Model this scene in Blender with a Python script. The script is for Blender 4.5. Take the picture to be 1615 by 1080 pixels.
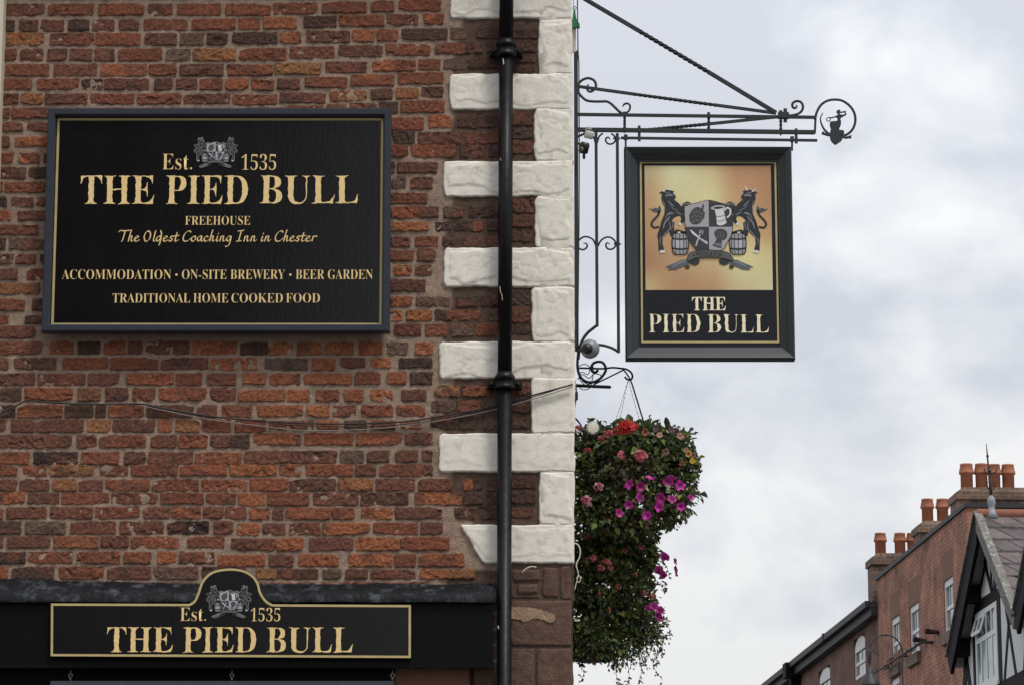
import bpy, bmesh, math, random
from mathutils import Vector, Matrix, noise, geometry
R = math.radians
random.seed(7)
for o in list(bpy.data.objects):
    bpy.data.objects.remove(o)
SC = bpy.context.scene
COL = SC.collection

# ------------------------------------------------------------------ camera
FPX, PITCH = 5200.0, R(12.3)
cam = bpy.data.cameras.new('camera')
cam.sensor_width = 36.0
cam.sensor_fit = 'HORIZONTAL'
cam.lens = FPX / 1615.0 * 36.0
cam.clip_start, cam.clip_end = 0.1, 3000
cam_o = bpy.data.objects.new('camera', cam)
EYE = Vector((0, 0, 1.6))
cam_o.location = EYE
cam_o.rotation_euler = (R(90) + PITCH, 0, 0)
COL.objects.link(cam_o)
SC.camera = cam_o

# ------------------------------------------------------------------ sky, sun, exposure
SUN_EL, SUN_AZ = R(60), R(38)          # azimuth measured from behind the viewer towards the right
SUN_DIR = Vector((math.sin(SUN_AZ) * math.cos(SUN_EL), -math.cos(SUN_AZ) * math.cos(SUN_EL), math.sin(SUN_EL)))
world = bpy.data.worlds.new("World")
SC.world = world
world.use_nodes = True
wt = world.node_tree
wt.nodes.clear()
def wn(t, **kw):
    n = wt.nodes.new(t)
    for k, v in kw.items():
        setattr(n, k, v)
    return n
def wmath(op, a, b=None, c=None):
    n = wn('ShaderNodeMath', operation=op)
    for i, v in enumerate((a, b, c)):
        if v is None: continue
        if isinstance(v, (int, float)): n.inputs[i].default_value = v
        else: wt.links.new(v, n.inputs[i])
    return n.outputs[0]
sky = wn('ShaderNodeTexSky', sky_type='NISHITA', sun_disc=False)
sky.sun_elevation = SUN_EL
sky.sun_rotation = math.atan2(SUN_DIR.x, SUN_DIR.y)
skym = wn('ShaderNodeMix', data_type='RGBA', blend_type='MULTIPLY')
skym.inputs['Factor'].default_value = 1
wt.links.new(sky.outputs[0], skym.inputs['A'])
skym.inputs['B'].default_value = (0.1, 0.1, 0.1, 1)
tc = wn('ShaderNodeTexCoord')
sep = wn('ShaderNodeSeparateXYZ')
wt.links.new(tc.outputs['Generated'], sep.inputs[0])
def wnoise(scale, detail, rough, off):
    mp = wn('ShaderNodeMapping')
    mp.inputs['Location'].default_value = off
    wt.links.new(tc.outputs['Generated'], mp.inputs[0])
    mp.inputs['Scale'].default_value = (1, 1, 1.35)
    n = wn('ShaderNodeTexNoise')
    n.inputs['Scale'].default_value = scale
    n.inputs['Detail'].default_value = detail
    n.inputs['Roughness'].default_value = rough
    n.inputs['Distortion'].default_value = 0.25
    wt.links.new(mp.outputs[0], n.inputs['Vector'])
    return n.outputs[0]
n1 = wnoise(17.0, 6, 0.52, (9.1, 7.7, 0.3))
n2 = wnoise(7.5, 3, 0.5, (19.2, 2.0, 6.6))
mixn = wmath('ADD', wmath('MULTIPLY', n1, 0.55), wmath('MULTIPLY', n2, 0.45))
# clouds whiten towards the horizon
low = wmath('MULTIPLY', wmath('SUBTRACT', 0.24, sep.outputs[2]), 1.0)
mixn = wmath('ADD', mixn, low)
ramp = wn('ShaderNodeValToRGB')
ramp.color_ramp.elements[0].position = 0.43
ramp.color_ramp.elements[0].color = (0.615, 0.64, 0.70, 1)
ramp.color_ramp.elements[1].position = 0.585
ramp.color_ramp.elements[1].color = (0.90, 0.905, 0.91, 1)
e = ramp.color_ramp.elements.new(0.49)
e.color = (0.71, 0.735, 0.79, 1)
wt.links.new(mixn, ramp.inputs[0])
# an overcast sky is about twice as bright overhead as near the horizon
zb = wmath('ADD', 0.82, wmath('MULTIPLY', wmath('MAXIMUM', sep.outputs[2], 0.0), 1.15))
cl = wn('ShaderNodeMix', data_type='RGBA', blend_type='MULTIPLY')
cl.inputs['Factor'].default_value = 1
wt.links.new(ramp.outputs[0], cl.inputs['A'])
wt.links.new(zb, cl.inputs['B'])
mixs = wn('ShaderNodeMix', data_type='RGBA')
mixs.inputs['Factor'].default_value = 0.96
wt.links.new(skym.outputs['Result'], mixs.inputs['A'])
wt.links.new(cl.outputs['Result'], mixs.inputs['B'])
bg = wn('ShaderNodeBackground')
bg.inputs[1].default_value = 1.0
wt.links.new(mixs.outputs['Result'], bg.inputs[0])
wo = wn('ShaderNodeOutputWorld')
wt.links.new(bg.outputs[0], wo.inputs[0])

sun = bpy.data.lights.new('sun', 'SUN')
sun.energy = 2.0
sun.angle = R(13)
sun.color = (1.0, 0.965, 0.91)
sun_o = bpy.data.objects.new('sun', sun)
sun_o.rotation_euler = SUN_DIR.to_track_quat('Z', 'Y').to_euler()
sun_o.location = (8, -6, 20)
COL.objects.link(sun_o)
SC.view_settings.view_transform = 'Standard'
SC.view_settings.look = 'None'
SC.view_settings.gamma = 1
SC.view_settings.exposure = 0.0

# ------------------------------------------------------------------ projection helpers (a pixel of the photograph -> a point on a real plane)
FWD = Vector((0, math.cos(PITCH), math.sin(PITCH)))
UPV = Vector((0, -math.sin(PITCH), math.cos(PITCH)))
def ray(px, py):
    return Vector((1, 0, 0)) * ((px - 807.5) / FPX) + UPV * ((540 - py) / FPX) + FWD
D = 15.9                                # distance of the pub's front wall
def P(px, py, Y=D):
    d = ray(px, py)
    return EYE + d * (Y / d.y)
HORIZON = 540 + FPX * math.tan(PITCH)
_u = ray(460, HORIZON); _u.z = 0
U = _u.normalized()                     # along the street
N = Vector((U.y, -U.x, 0))              # across the street, to the right
def F(px, py, X):
    d = ray(px, py)
    return EYE + d * (X / d.dot(N))
def S(X, s, z):
    return N * X + U * s + Vector((0, 0, z))
def sz(px, py, X):
    p = F(px, py, X)
    return p.dot(U), p.z

# ------------------------------------------------------------------ materials
MATS = {}
def newmat(name):
    m = bpy.data.materials.new(name)
    m.use_nodes = True
    t = m.node_tree
    b = t.nodes['Principled BSDF']
    return m, t, b
def N_(t, typ, **kw):
    n = t.nodes.new(typ)
    for k, v in kw.items(): setattr(n, k, v)
    return n
def noise_node(t, scale, detail=4, rough=0.6, vec=None, stretch=None, coord='Object'):
    n = N_(t, 'ShaderNodeTexNoise')
    n.inputs['Scale'].default_value = scale
    n.inputs['Detail'].default_value = detail
    n.inputs['Roughness'].default_value = rough
    if vec is None:
        g = N_(t, 'ShaderNodeNewGeometry')
        vec = g.outputs['Position']
    if stretch:
        mp = N_(t, 'ShaderNodeMapping')
        mp.inputs['Scale'].default_value = stretch
        t.links.new(vec, mp.inputs[0])
        vec = mp.outputs[0]
    t.links.new(vec, n.inputs['Vector'])
    return n.outputs[0]
def ramp_(t, fac, a, b):
    r = N_(t, 'ShaderNodeMapRange')
    r.inputs[1].default_value, r.inputs[2].default_value = a, b
    t.links.new(fac, r.inputs[0])
    return r.outputs[0]
def mix_(t, fac, a, b, blend='MIX'):
    n = N_(t, 'ShaderNodeMix', data_type='RGBA', blend_type=blend)
    for v, k in ((fac, 'Factor'), (a, 'A'), (b, 'B')):
        if isinstance(v, (int, float)): n.inputs[k].default_value = v
        elif isinstance(v, tuple): n.inputs[k].default_value = (*v[:3], 1)
        else: t.links.new(v, n.inputs[k])
    return n.outputs['Result']
def bump_(t, b, h, strength, dist):
    n = N_(t, 'ShaderNodeBump')
    n.inputs['Strength'].default_value = strength
    n.inputs['Distance'].default_value = dist
    t.links.new(h, n.inputs['Height'])
    t.links.new(n.outputs[0], b.inputs['Normal'])
def mat(name, col, rough=0.6, var=0.25, vscale=30, bump=0.15, bscale=150, bdist=0.002, metal=0.0, spec=0.5, dirt=None, dscale=6, stretch=None, attr=False):
    """noise-varied paint, stone, iron ...; attr takes the colour from the mesh's own colour attribute"""
    m, t, b = newmat(name)
    base = col
    if attr:
        a = N_(t, 'ShaderNodeAttribute', attribute_name='Col')
        base = a.outputs['Color']
        colnode = base
    else:
        colnode = None
    f = ramp_(t, noise_node(t, vscale, 5, 0.65, stretch=stretch), 0.25, 0.75)
    g = N_(t, 'ShaderNodeMapRange')
    g.inputs[3].default_value, g.inputs[4].default_value = 1 - var, 1 + var
    t.links.new(f, g.inputs[0])
    c = mix_(t, 1.0, base if attr else col, g.outputs[0], 'MULTIPLY')
    if dirt:
        df = ramp_(t, noise_node(t, dscale, 6, 0.7), 0.52, 0.72)
        c = mix_(t, df, c, dirt)
    t.links.new(c, b.inputs['Base Color'])
    b.inputs['Roughness'].default_value = rough
    b.inputs['Metallic'].default_value = metal
    b.inputs['Specular IOR Level'].default_value = spec
    if bump:
        bump_(t, b, noise_node(t, bscale, 5, 0.6, stretch=stretch), bump, bdist)
    MATS[name] = m
    return m

# old handmade brick: the brick's own colour, blotched, with burnt and pale flecks
def brick_material():
    m, t, b = newmat('handmade_brick')
    a = N_(t, 'ShaderNodeAttribute', attribute_name='Col')
    f = ramp_(t, noise_node(t, 55, 5, 0.7), 0.3, 0.7)
    g = N_(t, 'ShaderNodeMapRange'); g.inputs[3].default_value, g.inputs[4].default_value = 0.5, 1.5
    t.links.new(f, g.inputs[0])
    c = mix_(t, 1.0, a.outputs['Color'], g.outputs[0], 'MULTIPLY')
    burnt = ramp_(t, noise_node(t, 22, 5, 0.75), 0.60, 0.70)
    bf = N_(t, 'ShaderNodeMath', operation='MULTIPLY'); bf.inputs[1].default_value = 0.5
    t.links.new(burnt, bf.inputs[0])
    c = mix_(t, bf.outputs[0], c, (0.045, 0.030, 0.024))
    pale = ramp_(t, noise_node(t, 90, 4, 0.8), 0.62, 0.70)
    pf = N_(t, 'ShaderNodeMath', operation='MULTIPLY'); pf.inputs[1].default_value = 0.5
    t.links.new(pale, pf.inputs[0])
    c = mix_(t, pf.outputs[0], c, (0.33, 0.24, 0.18))
    t.links.new(c, b.inputs['Base Color'])
    b.inputs['Roughness'].default_value = 0.92
    b.inputs['Specular IOR Level'].default_value = 0.25
    bump_(t, b, noise_node(t, 110, 7, 0.8), 1.0, 0.007)
    MATS['brick'] = m
brick_material()
mat('mortar', (0, 0, 0), 0.95, var=0.34, vscale=55, bump=1.0, bscale=120, bdist=0.006, spec=0.2, attr=True)
mat('white_paint', (0.82, 0.765, 0.655), 0.6, var=0.07, vscale=30, bump=0.5, bscale=70, bdist=0.003, dirt=(0.58, 0.52, 0.42), dscale=19)
mat('cream_paint', (0.62, 0.55, 0.42), 0.6, var=0.05, bump=0.1)
mat('sandstone', (0.118, 0.072, 0.054), 0.95, var=0.4, vscale=28, bump=0.9, bscale=70, bdist=0.006, dirt=(0.175, 0.098, 0.070), dscale=8, spec=0.2)
mat('bedding', (0.085, 0.055, 0.042), 0.95, var=0.35, vscale=30, bump=0.8, bscale=90, bdist=0.005, spec=0.2)
mat('pale_render', (0.34, 0.225, 0.14), 0.95, var=0.35, vscale=40, bump=1.0, bscale=80, bdist=0.006, dirt=(0.19, 0.12, 0.08), dscale=22)
mat('pipe_paint', (0.0035, 0.0035, 0.004), 0.42, spec=0.22, var=0.3, vscale=60, bump=0.5, bscale=28, bdist=0.004, dirt=(0.012, 0.011, 0.010), dscale=22)
mat('fascia_paint', (0.0036, 0.0036, 0.0038), 0.5, spec=0.12, var=0.4, vscale=25, bump=0.3, bscale=60, stretch=(1, 1, 5))
mat('lead', (0.006, 0.0064, 0.008), 0.55, spec=0.16, var=0.6, vscale=30, bump=0.7, bscale=45, bdist=0.008, dirt=(0.075, 0.083, 0.095), dscale=13, stretch=None)
mat('frame_paint', (0.028, 0.035, 0.045), 0.45, spec=0.3, var=0.15, vscale=25, bump=0.08)
mat('sign_iron', (0.016, 0.018, 0.021), 0.55, var=0.4, vscale=60, bump=0.3, bscale=200)
mat('hanging_frame', (0.021, 0.026, 0.029), 0.5, var=0.25, vscale=40, bump=0.25, bscale=50, stretch=(3, 1, 1))
mat('hanging_panel', (0.011, 0.012, 0.016), 0.45, spec=0.25, var=0.1, bump=0.03)
mat('gold_leaf', (0.86, 0.62, 0.27), 0.5, var=0.12, vscale=30, bump=0.05)
mat('gold_line', (0.52, 0.41, 0.18), 0.5, var=0.12, vscale=12, bump=0.05)
mat('cream_lettering', (0.98, 0.88, 0.58), 0.5, var=0.06, bump=0.02)
mat('print', (0, 0, 0), 0.5, var=0.05, vscale=60, bump=0.02, attr=True)
mat('cable_black', (0.02, 0.018, 0.017), 0.6, var=0.2, bump=0.0)
mat('cable_grey', (0.24, 0.215, 0.19), 0.6, var=0.2, bump=0.0)
mat('white_wire', (0.6, 0.56, 0.46), 0.5, var=0.1, bump=0.0)
mat('steel', (0.35, 0.35, 0.36), 0.35, var=0.2, bump=0.1, metal=0.9)
mat('slate_board', (0.055, 0.066, 0.075), 0.6, var=0.2, bump=0.1)
mat('green_plastic', (0.012, 0.15, 0.055), 0.35, var=0.15, bump=0.03)
mat('lamp_white', (0.55, 0.53, 0.48), 0.45, var=0.08, bump=0.05)
mat('lamp_grey', (0.22, 0.235, 0.24), 0.35, var=0.08, bump=0.03)
mat('lamp_black', (0.012, 0.012, 0.013), 0.4, var=0.2, bump=0.1)
mat('lens', (0.10, 0.075, 0.05), 0.15, var=0.1, bump=0)
mat('lamp_cell', (0.85, 0.80, 0.62), 0.35, var=0.05, bump=0)
mat('liner', (0.050, 0.031, 0.020), 0.95, var=0.5, vscale=60, bump=0.9, bscale=120, bdist=0.01)
mat('bowl', (0.010, 0.010, 0.010), 0.5, var=0.2)
mat('terracotta', (0.47, 0.18, 0.10), 0.85, var=0.22, vscale=5, bump=0.2, bscale=30, bdist=0.01, dirt=(0.17, 0.075, 0.05), dscale=3.1)
mat('old_stone', (0.155, 0.118, 0.088), 0.9, var=0.3, vscale=4, bump=0.4, bscale=15, bdist=0.02)
mat('rubbed_brick', (0.20, 0.100, 0.064), 0.9, var=0.2, vscale=5, bump=0.2, bscale=30, bdist=0.01)
mat('white_timber', (0.66, 0.66, 0.64), 0.5, var=0.06, bump=0.05)
mat('plaster', (0.60, 0.60, 0.60), 0.8, var=0.08, vscale=3, bump=0.1)
mat('soffit', (0.46, 0.45, 0.42), 0.8, var=0.08, vscale=3, bump=0.1)
mat('black_timber', (0.006, 0.006, 0.007), 0.7, spec=0.12, var=0.3, vscale=6, bump=0.2, bscale=30)
mat('weathered', (0.14, 0.13, 0.115), 0.8, var=0.6, vscale=10, bump=0.4, bscale=20, bdist=0.01, dirt=(0.42, 0.40, 0.35), dscale=8)
mat('ridge_tile', (0.31, 0.125, 0.075), 0.85, var=0.2, vscale=3, bump=0.2, bscale=10)
mat('lead_pale', (0.24, 0.25, 0.275), 0.5, var=0.2, vscale=8, bump=0.2, bscale=20, bdist=0.01)
mat('gutter', (0.040, 0.040, 0.042), 0.6, spec=0.25, var=0.2, vscale=5)
mat('rusty_iron', (0.040, 0.026, 0.021), 0.7, var=0.4, vscale=20, bump=0.2)
mat('asphalt', (0.05, 0.05, 0.052), 0.9, var=0.2, vscale=8, bump=0.4, bscale=90)
mat('paving', (0.22, 0.20, 0.18), 0.85, var=0.2, vscale=4, bump=0.3, bscale=60)

def gloss_panel(name, rough, streak):
    """black gloss sign paint, brushed a little uneven"""
    m, t, b = newmat(name)
    f = noise_node(t, 6, 6, 0.65, stretch=streak)
    c = mix_(t, f, (0.0022, 0.0022, 0.0024), (0.005, 0.005, 0.0055))
    t.links.new(c, b.inputs['Base Color'])
    b.inputs['Roughness'].default_value = rough
    b.inputs['Specular IOR Level'].default_value = 0.38
    bump_(t, b, noise_node(t, 9, 6, 0.65, stretch=streak), 0.09, 0.004)
    rr = N_(t, 'ShaderNodeMapRange'); rr.inputs[3].default_value, rr.inputs[4].default_value = rough * 0.7, rough * 1.6
    t.links.new(noise_node(t, 5, 6, 0.7, stretch=(1, 1, 0.35)), rr.inputs[0]); t.links.new(rr.outputs[0], b.inputs['Roughness'])
    MATS[name] = m
gloss_panel('gloss_black', 0.15, (7.0, 1, 2.2))
gloss_panel('gloss_black_small', 0.24, (2.0, 1, 2.0))

def far_brick(name, c1, c2, cm, bw, bh, dark):
    m, t, b = newmat(name)
    g = N_(t, 'ShaderNodeNewGeometry')
    du = N_(t, 'ShaderNodeVectorMath', operation='DOT_PRODUCT'); du.inputs[1].default_value = U + N
    t.links.new(g.outputs['Position'], du.inputs[0])
    se = N_(t, 'ShaderNodeSeparateXYZ'); t.links.new(g.outputs['Position'], se.inputs[0])
    cb = N_(t, 'ShaderNodeCombineXYZ')
    t.links.new(du.outputs['Value'], cb.inputs[0]); t.links.new(se.outputs[2], cb.inputs[1])
    br = N_(t, 'ShaderNodeTexBrick')
    br.inputs['Scale'].default_value = 1
    br.inputs['Brick Width'].default_value = bw
    br.inputs['Row Height'].default_value = bh
    br.inputs['Mortar Size'].default_value = bh * 0.11
    br.inputs['Mortar Smooth'].default_value = 0.3
    br.inputs['Bias'].default_value = -0.1
    br.inputs['Color1'].default_value = (*c1, 1)
    br.inputs['Color2'].default_value = (*c2, 1)
    br.inputs['Mortar'].default_value = (*cm, 1)
    t.links.new(cb.outputs[0], br.inputs['Vector'])
    f = ramp_(t, noise_node(t, 1.1, 6, 0.7), 0.3, 0.7)
    gg = N_(t, 'ShaderNodeMapRange'); gg.inputs[3].default_value, gg.inputs[4].default_value = 0.42, 1.5
    t.links.new(f, gg.inputs[0])
    c = mix_(t, 1.0, br.outputs['Color'], gg.outputs[0], 'MULTIPLY')
    fl = ramp_(t, noise_node(t, 9, 4, 0.75), 0.56, 0.66)
    c = mix_(t, fl, c, dark)
    fl2 = ramp_(t, noise_node(t, 13, 4, 0.75), 0.62, 0.70)
    c = mix_(t, fl2, c, (0.36, 0.23, 0.16))
    t.links.new(c, b.inputs['Base Color'])
    b.inputs['Roughness'].default_value = 0.92
    bump_(t, b, br.outputs['Fac'], -0.6, 0.02)
    MATS[name] = m
far_brick('far_brick', (0.36, 0.135, 0.076), (0.24, 0.09, 0.055), (0.33, 0.24, 0.18), 0.26, 0.11, (0.10, 0.05, 0.036))
far_brick('far_brick_dark', (0.17, 0.074, 0.050), (0.13, 0.058, 0.040), (0.17, 0.12, 0.095), 0.24, 0.09, (0.085, 0.042, 0.03))
far_brick('stack_brick', (0.20, 0.115, 0.078), (0.115, 0.072, 0.052), (0.22, 0.17, 0.13), 0.30, 0.13, (0.075, 0.05, 0.038))
far_brick('slate', (0.150, 0.120, 0.115), (0.095, 0.078, 0.078), (0.035, 0.03, 0.03), 0.62, 0.36, (0.085, 0.07, 0.068))

far_brick('flank_brick', (0.17, 0.066, 0.042), (0.11, 0.05, 0.036), (0.24, 0.18, 0.14), 0.225, 0.076, (0.06, 0.04, 0.03))
def glass_mat():
    m, t, b = newmat('window_glass')
    c = mix_(t, noise_node(t, 1.2, 3, 0.5), (0.03, 0.04, 0.045), (0.16, 0.19, 0.19))
    t.links.new(c, b.inputs['Base Color'])
    b.inputs['Roughness'].default_value = 0.05
    b.inputs['Specular IOR Level'].default_value = 0.8
    MATS['glass'] = m
    m, t, b = newmat('window_glass_green')
    c = mix_(t, ramp_(t, noise_node(t, 1.6, 3, 0.5), 0.4, 0.6), (0.10, 0.20, 0.16), (0.32, 0.42, 0.38))
    t.links.new(c, b.inputs['Base Color'])
    b.inputs['Roughness'].default_value = 0.12
    MATS['glass_green'] = m
glass_mat()
def leaf_mat(name, sss):
    m, t, b = newmat(name)
    a = N_(t, 'ShaderNodeAttribute', attribute_name='Col')
    t.links.new(a.outputs['Color'], b.inputs['Base Color'])
    b.inputs['Roughness'].default_value = 0.5
    tr = N_(t, 'ShaderNodeBsdfTranslucent')
    t.links.new(a.outputs['Color'], tr.inputs['Color'])
    mx = N_(t, 'ShaderNodeMixShader'); mx.inputs[0].default_value = sss
    t.links.new(b.outputs[0], mx.inputs[1]); t.links.new(tr.outputs[0], mx.inputs[2])
    t.links.new(mx.outputs[0], t.nodes['Material Output'].inputs['Surface'])
    MATS[name] = m
leaf_mat('leaf', 0.25)
leaf_mat('petal', 0.3)

# ------------------------------------------------------------------ object helpers
def tag(o, label=None, cat=None, group=None, kind=None):
    if label: o['label'] = label
    if cat: o['category'] = cat
    if group: o['group'] = group
    if kind: o['kind'] = kind
    return o
def empty(name, loc, label, cat, group=None, kind=None):
    o = bpy.data.objects.new(name, None)
    o.empty_display_size = 0.1
    o.location = loc
    COL.objects.link(o)
    return tag(o, label, cat, group, kind)
def root_loc(o):
    while o.parent: o = o.parent
    return Vector(o.location)

class MB:
    """collects shapes in world coordinates and links them as one mesh object"""
    def __init__(s):
        s.v, s.f, s.mi, s.col, s.sm = [], [], [], [], []
        s.cur, s.c, s.smooth = 0, (1, 1, 1), False
    def add(s, verts, faces, col=None, smooth=None):
        b = len(s.v)
        s.v += [Vector(p) for p in verts]
        if col is None: s.col += [s.c] * len(verts)
        elif isinstance(col, list): s.col += col
        else: s.col += [col] * len(verts)
        for f in faces:
            s.f.append(tuple(i + b for i in f)); s.mi.append(s.cur)
            s.sm.append(s.smooth if smooth is None else smooth)
        return b
    def hexa(s, p):                      # eight corners: bottom ring then top ring
        s.add(p, [(0, 3, 2, 1), (4, 5, 6, 7), (0, 1, 5, 4), (1, 2, 6, 5), (2, 3, 7, 6), (3, 0, 4, 7)])
    def box(s, a, b):
        x0, y0, z0 = a; x1, y1, z1 = b
        s.hexa([(x0, y0, z0), (x1, y0, z0), (x1, y1, z0), (x0, y1, z0), (x0, y0, z1), (x1, y0, z1), (x1, y1, z1), (x0, y1, z1)])
    def sbox(s, X0, X1, s0, s1, z0, z1): # a box in street axes
        s.hexa([S(X0, s0, z0), S(X1, s0, z0), S(X1, s1, z0), S(X0, s1, z0), S(X0, s0, z1), S(X1, s0, z1), S(X1, s1, z1), S(X0, s1, z1)])
    def bar(s, a, b, w, h, up=Vector((0, 0, 1)), twist=0, seg=1):
        """square bar from a to b, w across, h along up, optionally twisted"""
        a, b = Vector(a), Vector(b)
        d = (b - a).normalized()
        x = d.cross(up).normalized(); y = x.cross(d).normalized()
        ring = []
        for i in range(seg + 1):
            t = i / seg; c = a.lerp(b, t); an = twist * t
            xx = x * math.cos(an) + y * math.sin(an); yy = -x * math.sin(an) + y * math.cos(an)
            ring += [c + xx * w / 2 + yy * h / 2, c - xx * w / 2 + yy * h / 2, c - xx * w / 2 - yy * h / 2, c + xx * w / 2 - yy * h / 2]
        fs = [(0, 1, 2, 3), tuple(4 * seg + k for k in (3, 2, 1, 0))]
        for i in range(seg):
            for k in range(4):
                q = 4 * i; k2 = (k + 1) % 4
                fs.append((q + k, q + k2, q + 4 + k2, q + 4 + k))
        s.add(ring, fs)
    def tube(s, path, r, n=8, closed=False, flat=1.0, fl_axis=None):
        """round tube along a path; r may be a list"""
        path = [Vector(p) for p in path]
        m = len(path)
        if m < 2: return
        rs = r if isinstance(r, list) else [r] * m
        ref = Vector((0.13, 0.97, 0.21)) if fl_axis is None else fl_axis
        vs = []
        for i, p in enumerate(path):
            if closed: d = path[(i + 1) % m] - path[i - 1]
            else: d = path[min(i + 1, m - 1)] - path[max(i - 1, 0)]
            d.normalize()
            x = d.cross(ref)
            if x.length < 1e-4: x = d.cross(Vector((1, 0, 0)))
            x.normalize(); y = x.cross(d).normalized()
            for k in range(n):
                a = 2 * math.pi * k / n
                vs.append(p + x * (rs[i] * math.cos(a)) + y * (rs[i] * flat * math.sin(a)))
        fs = []
        for i in range(m if closed else m - 1):
            for k in range(n):
                k2 = (k + 1) % n; j = (i + 1) % m
                fs.append((i * n + k, i * n + k2, j * n + k2, j * n + k))
        if not closed:
            fs.append(tuple(range(n - 1, -1, -1))); fs.append(tuple((m - 1) * n + k for k in range(n)))
        s.add(vs, fs, smooth=True)
    def lathe(s, prof, c, axis=Vector((0, 0, 1)), n=20, smooth=True):
        """prof = [(radius, height along axis)]"""
        axis = axis.normalized()
        x = axis.cross(Vector((0, 1, 0.01)))
        if x.length < 1e-3: x = axis.cross(Vector((1, 0, 0)))
        x.normalize(); y = axis.cross(x)
        vs, fs = [], []
        for r, h in prof:
            for k in range(n):
                a = 2 * math.pi * k / n
                vs.append(Vector(c) + axis * h + x * (r * math.cos(a)) + y * (r * math.sin(a)))
        for i in range(len(prof) - 1):
            for k in range(n):
                k2 = (k + 1) % n
                fs.append((i * n + k, i * n + k2, (i + 1) * n + k2, (i + 1) * n + k))
        fs.append(tuple(range(n - 1, -1, -1))); fs.append(tuple((len(prof) - 1) * n + k for k in range(n)))
        s.add(vs, fs, smooth=smooth)
    def ball(s, c, r, n=12, m=8, sq=(1, 1, 1)):
        vs, fs = [], []
        for i in range(m + 1):
            th = math.pi * i / m
            for k in range(n):
                a = 2 * math.pi * k / n
                vs.append(Vector(c) + Vector((r * sq[0] * math.sin(th) * math.cos(a), r * sq[1] * math.sin(th) * math.sin(a), r * sq[2] * math.cos(th))))
        for i in range(m):
            for k in range(n):
                fs.append((i * n + k, (i + 1) * n + k, (i + 1) * n + (k + 1) % n, i * n + (k + 1) % n))
        s.add(vs, fs, smooth=True)
    def poly(s, pts, thick=0.0, nrm=Vector((0, -1, 0)), col=None):
        """flat polygon facing nrm, with an optional thickness behind it"""
        pts = [Vector(p) for p in pts]
        n = len(pts)
        tris = geometry.tessellate_polygon([pts])
        fs = []
        for t in tris:
            a, b, c = (pts[i] for i in t)
            if (b - a).cross(c - a).dot(nrm) < 0: t = (t[0], t[2], t[1])
            fs.append(tuple(t))
        if thick <= 0:
            s.add(pts, fs, col); return
        back = [p - nrm * thick for p in pts]
        fs += [(t[0] + n, t[2] + n, t[1] + n) for t in list(fs)]
        for i in range(n):
            j = (i + 1) % n
            fs.append((i, j, j + n, i + n))
        s.add(pts + back, fs, col)
    def frame(s, x0, x1, z0, z1, prof, Y):
        """mitred frame round a rectangle facing -Y; prof = [(inset from the outer edge, distance in front of Y)]"""
        vs = []
        for ins, dep in prof:
            vs += [(x0 + ins, Y - dep, z0 + ins), (x1 - ins, Y - dep, z0 + ins), (x1 - ins, Y - dep, z1 - ins), (x0 + ins, Y - dep, z1 - ins)]
        fs = []
        m = len(prof)
        for i in range(m):
            j = (i + 1) % m
            for k in range(4):
                k2 = (k + 1) % 4
                fs.append((i * 4 + k, i * 4 + k2, j * 4 + k2, j * 4 + k))
        s.add(vs, fs)
    def build(s, name, mats, parent=None, label=None, kind=None):
        loc = root_loc(parent) if parent else Vector((0, 0, 0))
        me = bpy.data.meshes.new(name)
        me.from_pydata([tuple(p - loc) for p in s.v], [], s.f)
        if isinstance(mats, str): mats = [mats]
        for k in mats: me.materials.append(MATS[k])
        me.polygons.foreach_set('material_index', s.mi)
        me.polygons.foreach_set('use_smooth', s.sm)
        ca = me.color_attributes.new('Col', 'FLOAT_COLOR', 'POINT')
        flat = []
        for c in s.col: flat += [c[0], c[1], c[2], 1.0]
        ca.data.foreach_set('color', flat)
        bm = bmesh.new(); bm.from_mesh(me)
        bmesh.ops.recalc_face_normals(bm, faces=bm.faces)
        bm.to_mesh(me); bm.free()
        me.update()
        o = bpy.data.objects.new(name, me)
        COL.objects.link(o)
        if parent: o.parent = parent
        if label: o['label'] = label
        if kind: o['kind'] = kind
        return o
def raw_build(s, name, mats, parent=None, label=None, kind=None):
    """as build, keeping the face directions as they are (open sheets)"""
    loc = root_loc(parent) if parent else Vector((0, 0, 0))
    me = bpy.data.meshes.new(name)
    me.from_pydata([tuple(p - loc) for p in s.v], [], s.f)
    for k in ([mats] if isinstance(mats, str) else mats): me.materials.append(MATS[k])
    me.polygons.foreach_set('material_index', s.mi)
    me.polygons.foreach_set('use_smooth', s.sm)
    ca = me.color_attributes.new('Col', 'FLOAT_COLOR', 'POINT')
    flat = []
    for c in s.col: flat += [c[0], c[1], c[2], 1.0]
    ca.data.foreach_set('color', flat)
    o = bpy.data.objects.new(name, me)
    COL.objects.link(o)
    if parent: o.parent = parent
    if label: o['label'] = label
    if kind: o['kind'] = kind
    return o
MB.raw = raw_build

def smooth_path(pts, k=6, closed=False):
    """Catmull-Rom through 2-D or 3-D points"""
    pts = [Vector(p) for p in pts]
    out, n = [], len(pts)
    rng = n if closed else n - 1
    for i in range(rng):
        if closed: p0, p1, p2, p3 = pts[i - 1], pts[i], pts[(i + 1) % n], pts[(i + 2) % n]
        else: p0, p1, p2, p3 = pts[max(i - 1, 0)], pts[i], pts[i + 1], pts[min(i + 2, n - 1)]
        for j in range(k):
            t = j / k
            out.append(0.5 * ((2 * p1) + (p2 - p0) * t + (2 * p0 - 5 * p1 + 4 * p2 - p3) * t * t + (3 * p1 - p0 - 3 * p2 + p3) * t ** 3))
    if not closed: out.append(pts[-1])
    return out
def srgb(r, g, b, k=1.0):
    f = lambda c: ((c / 255) / 12.92 if c / 255 <= 0.04045 else ((c / 255 + 0.055) / 1.055) ** 2.4) * k
    return (f(r), f(g), f(b))

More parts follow.
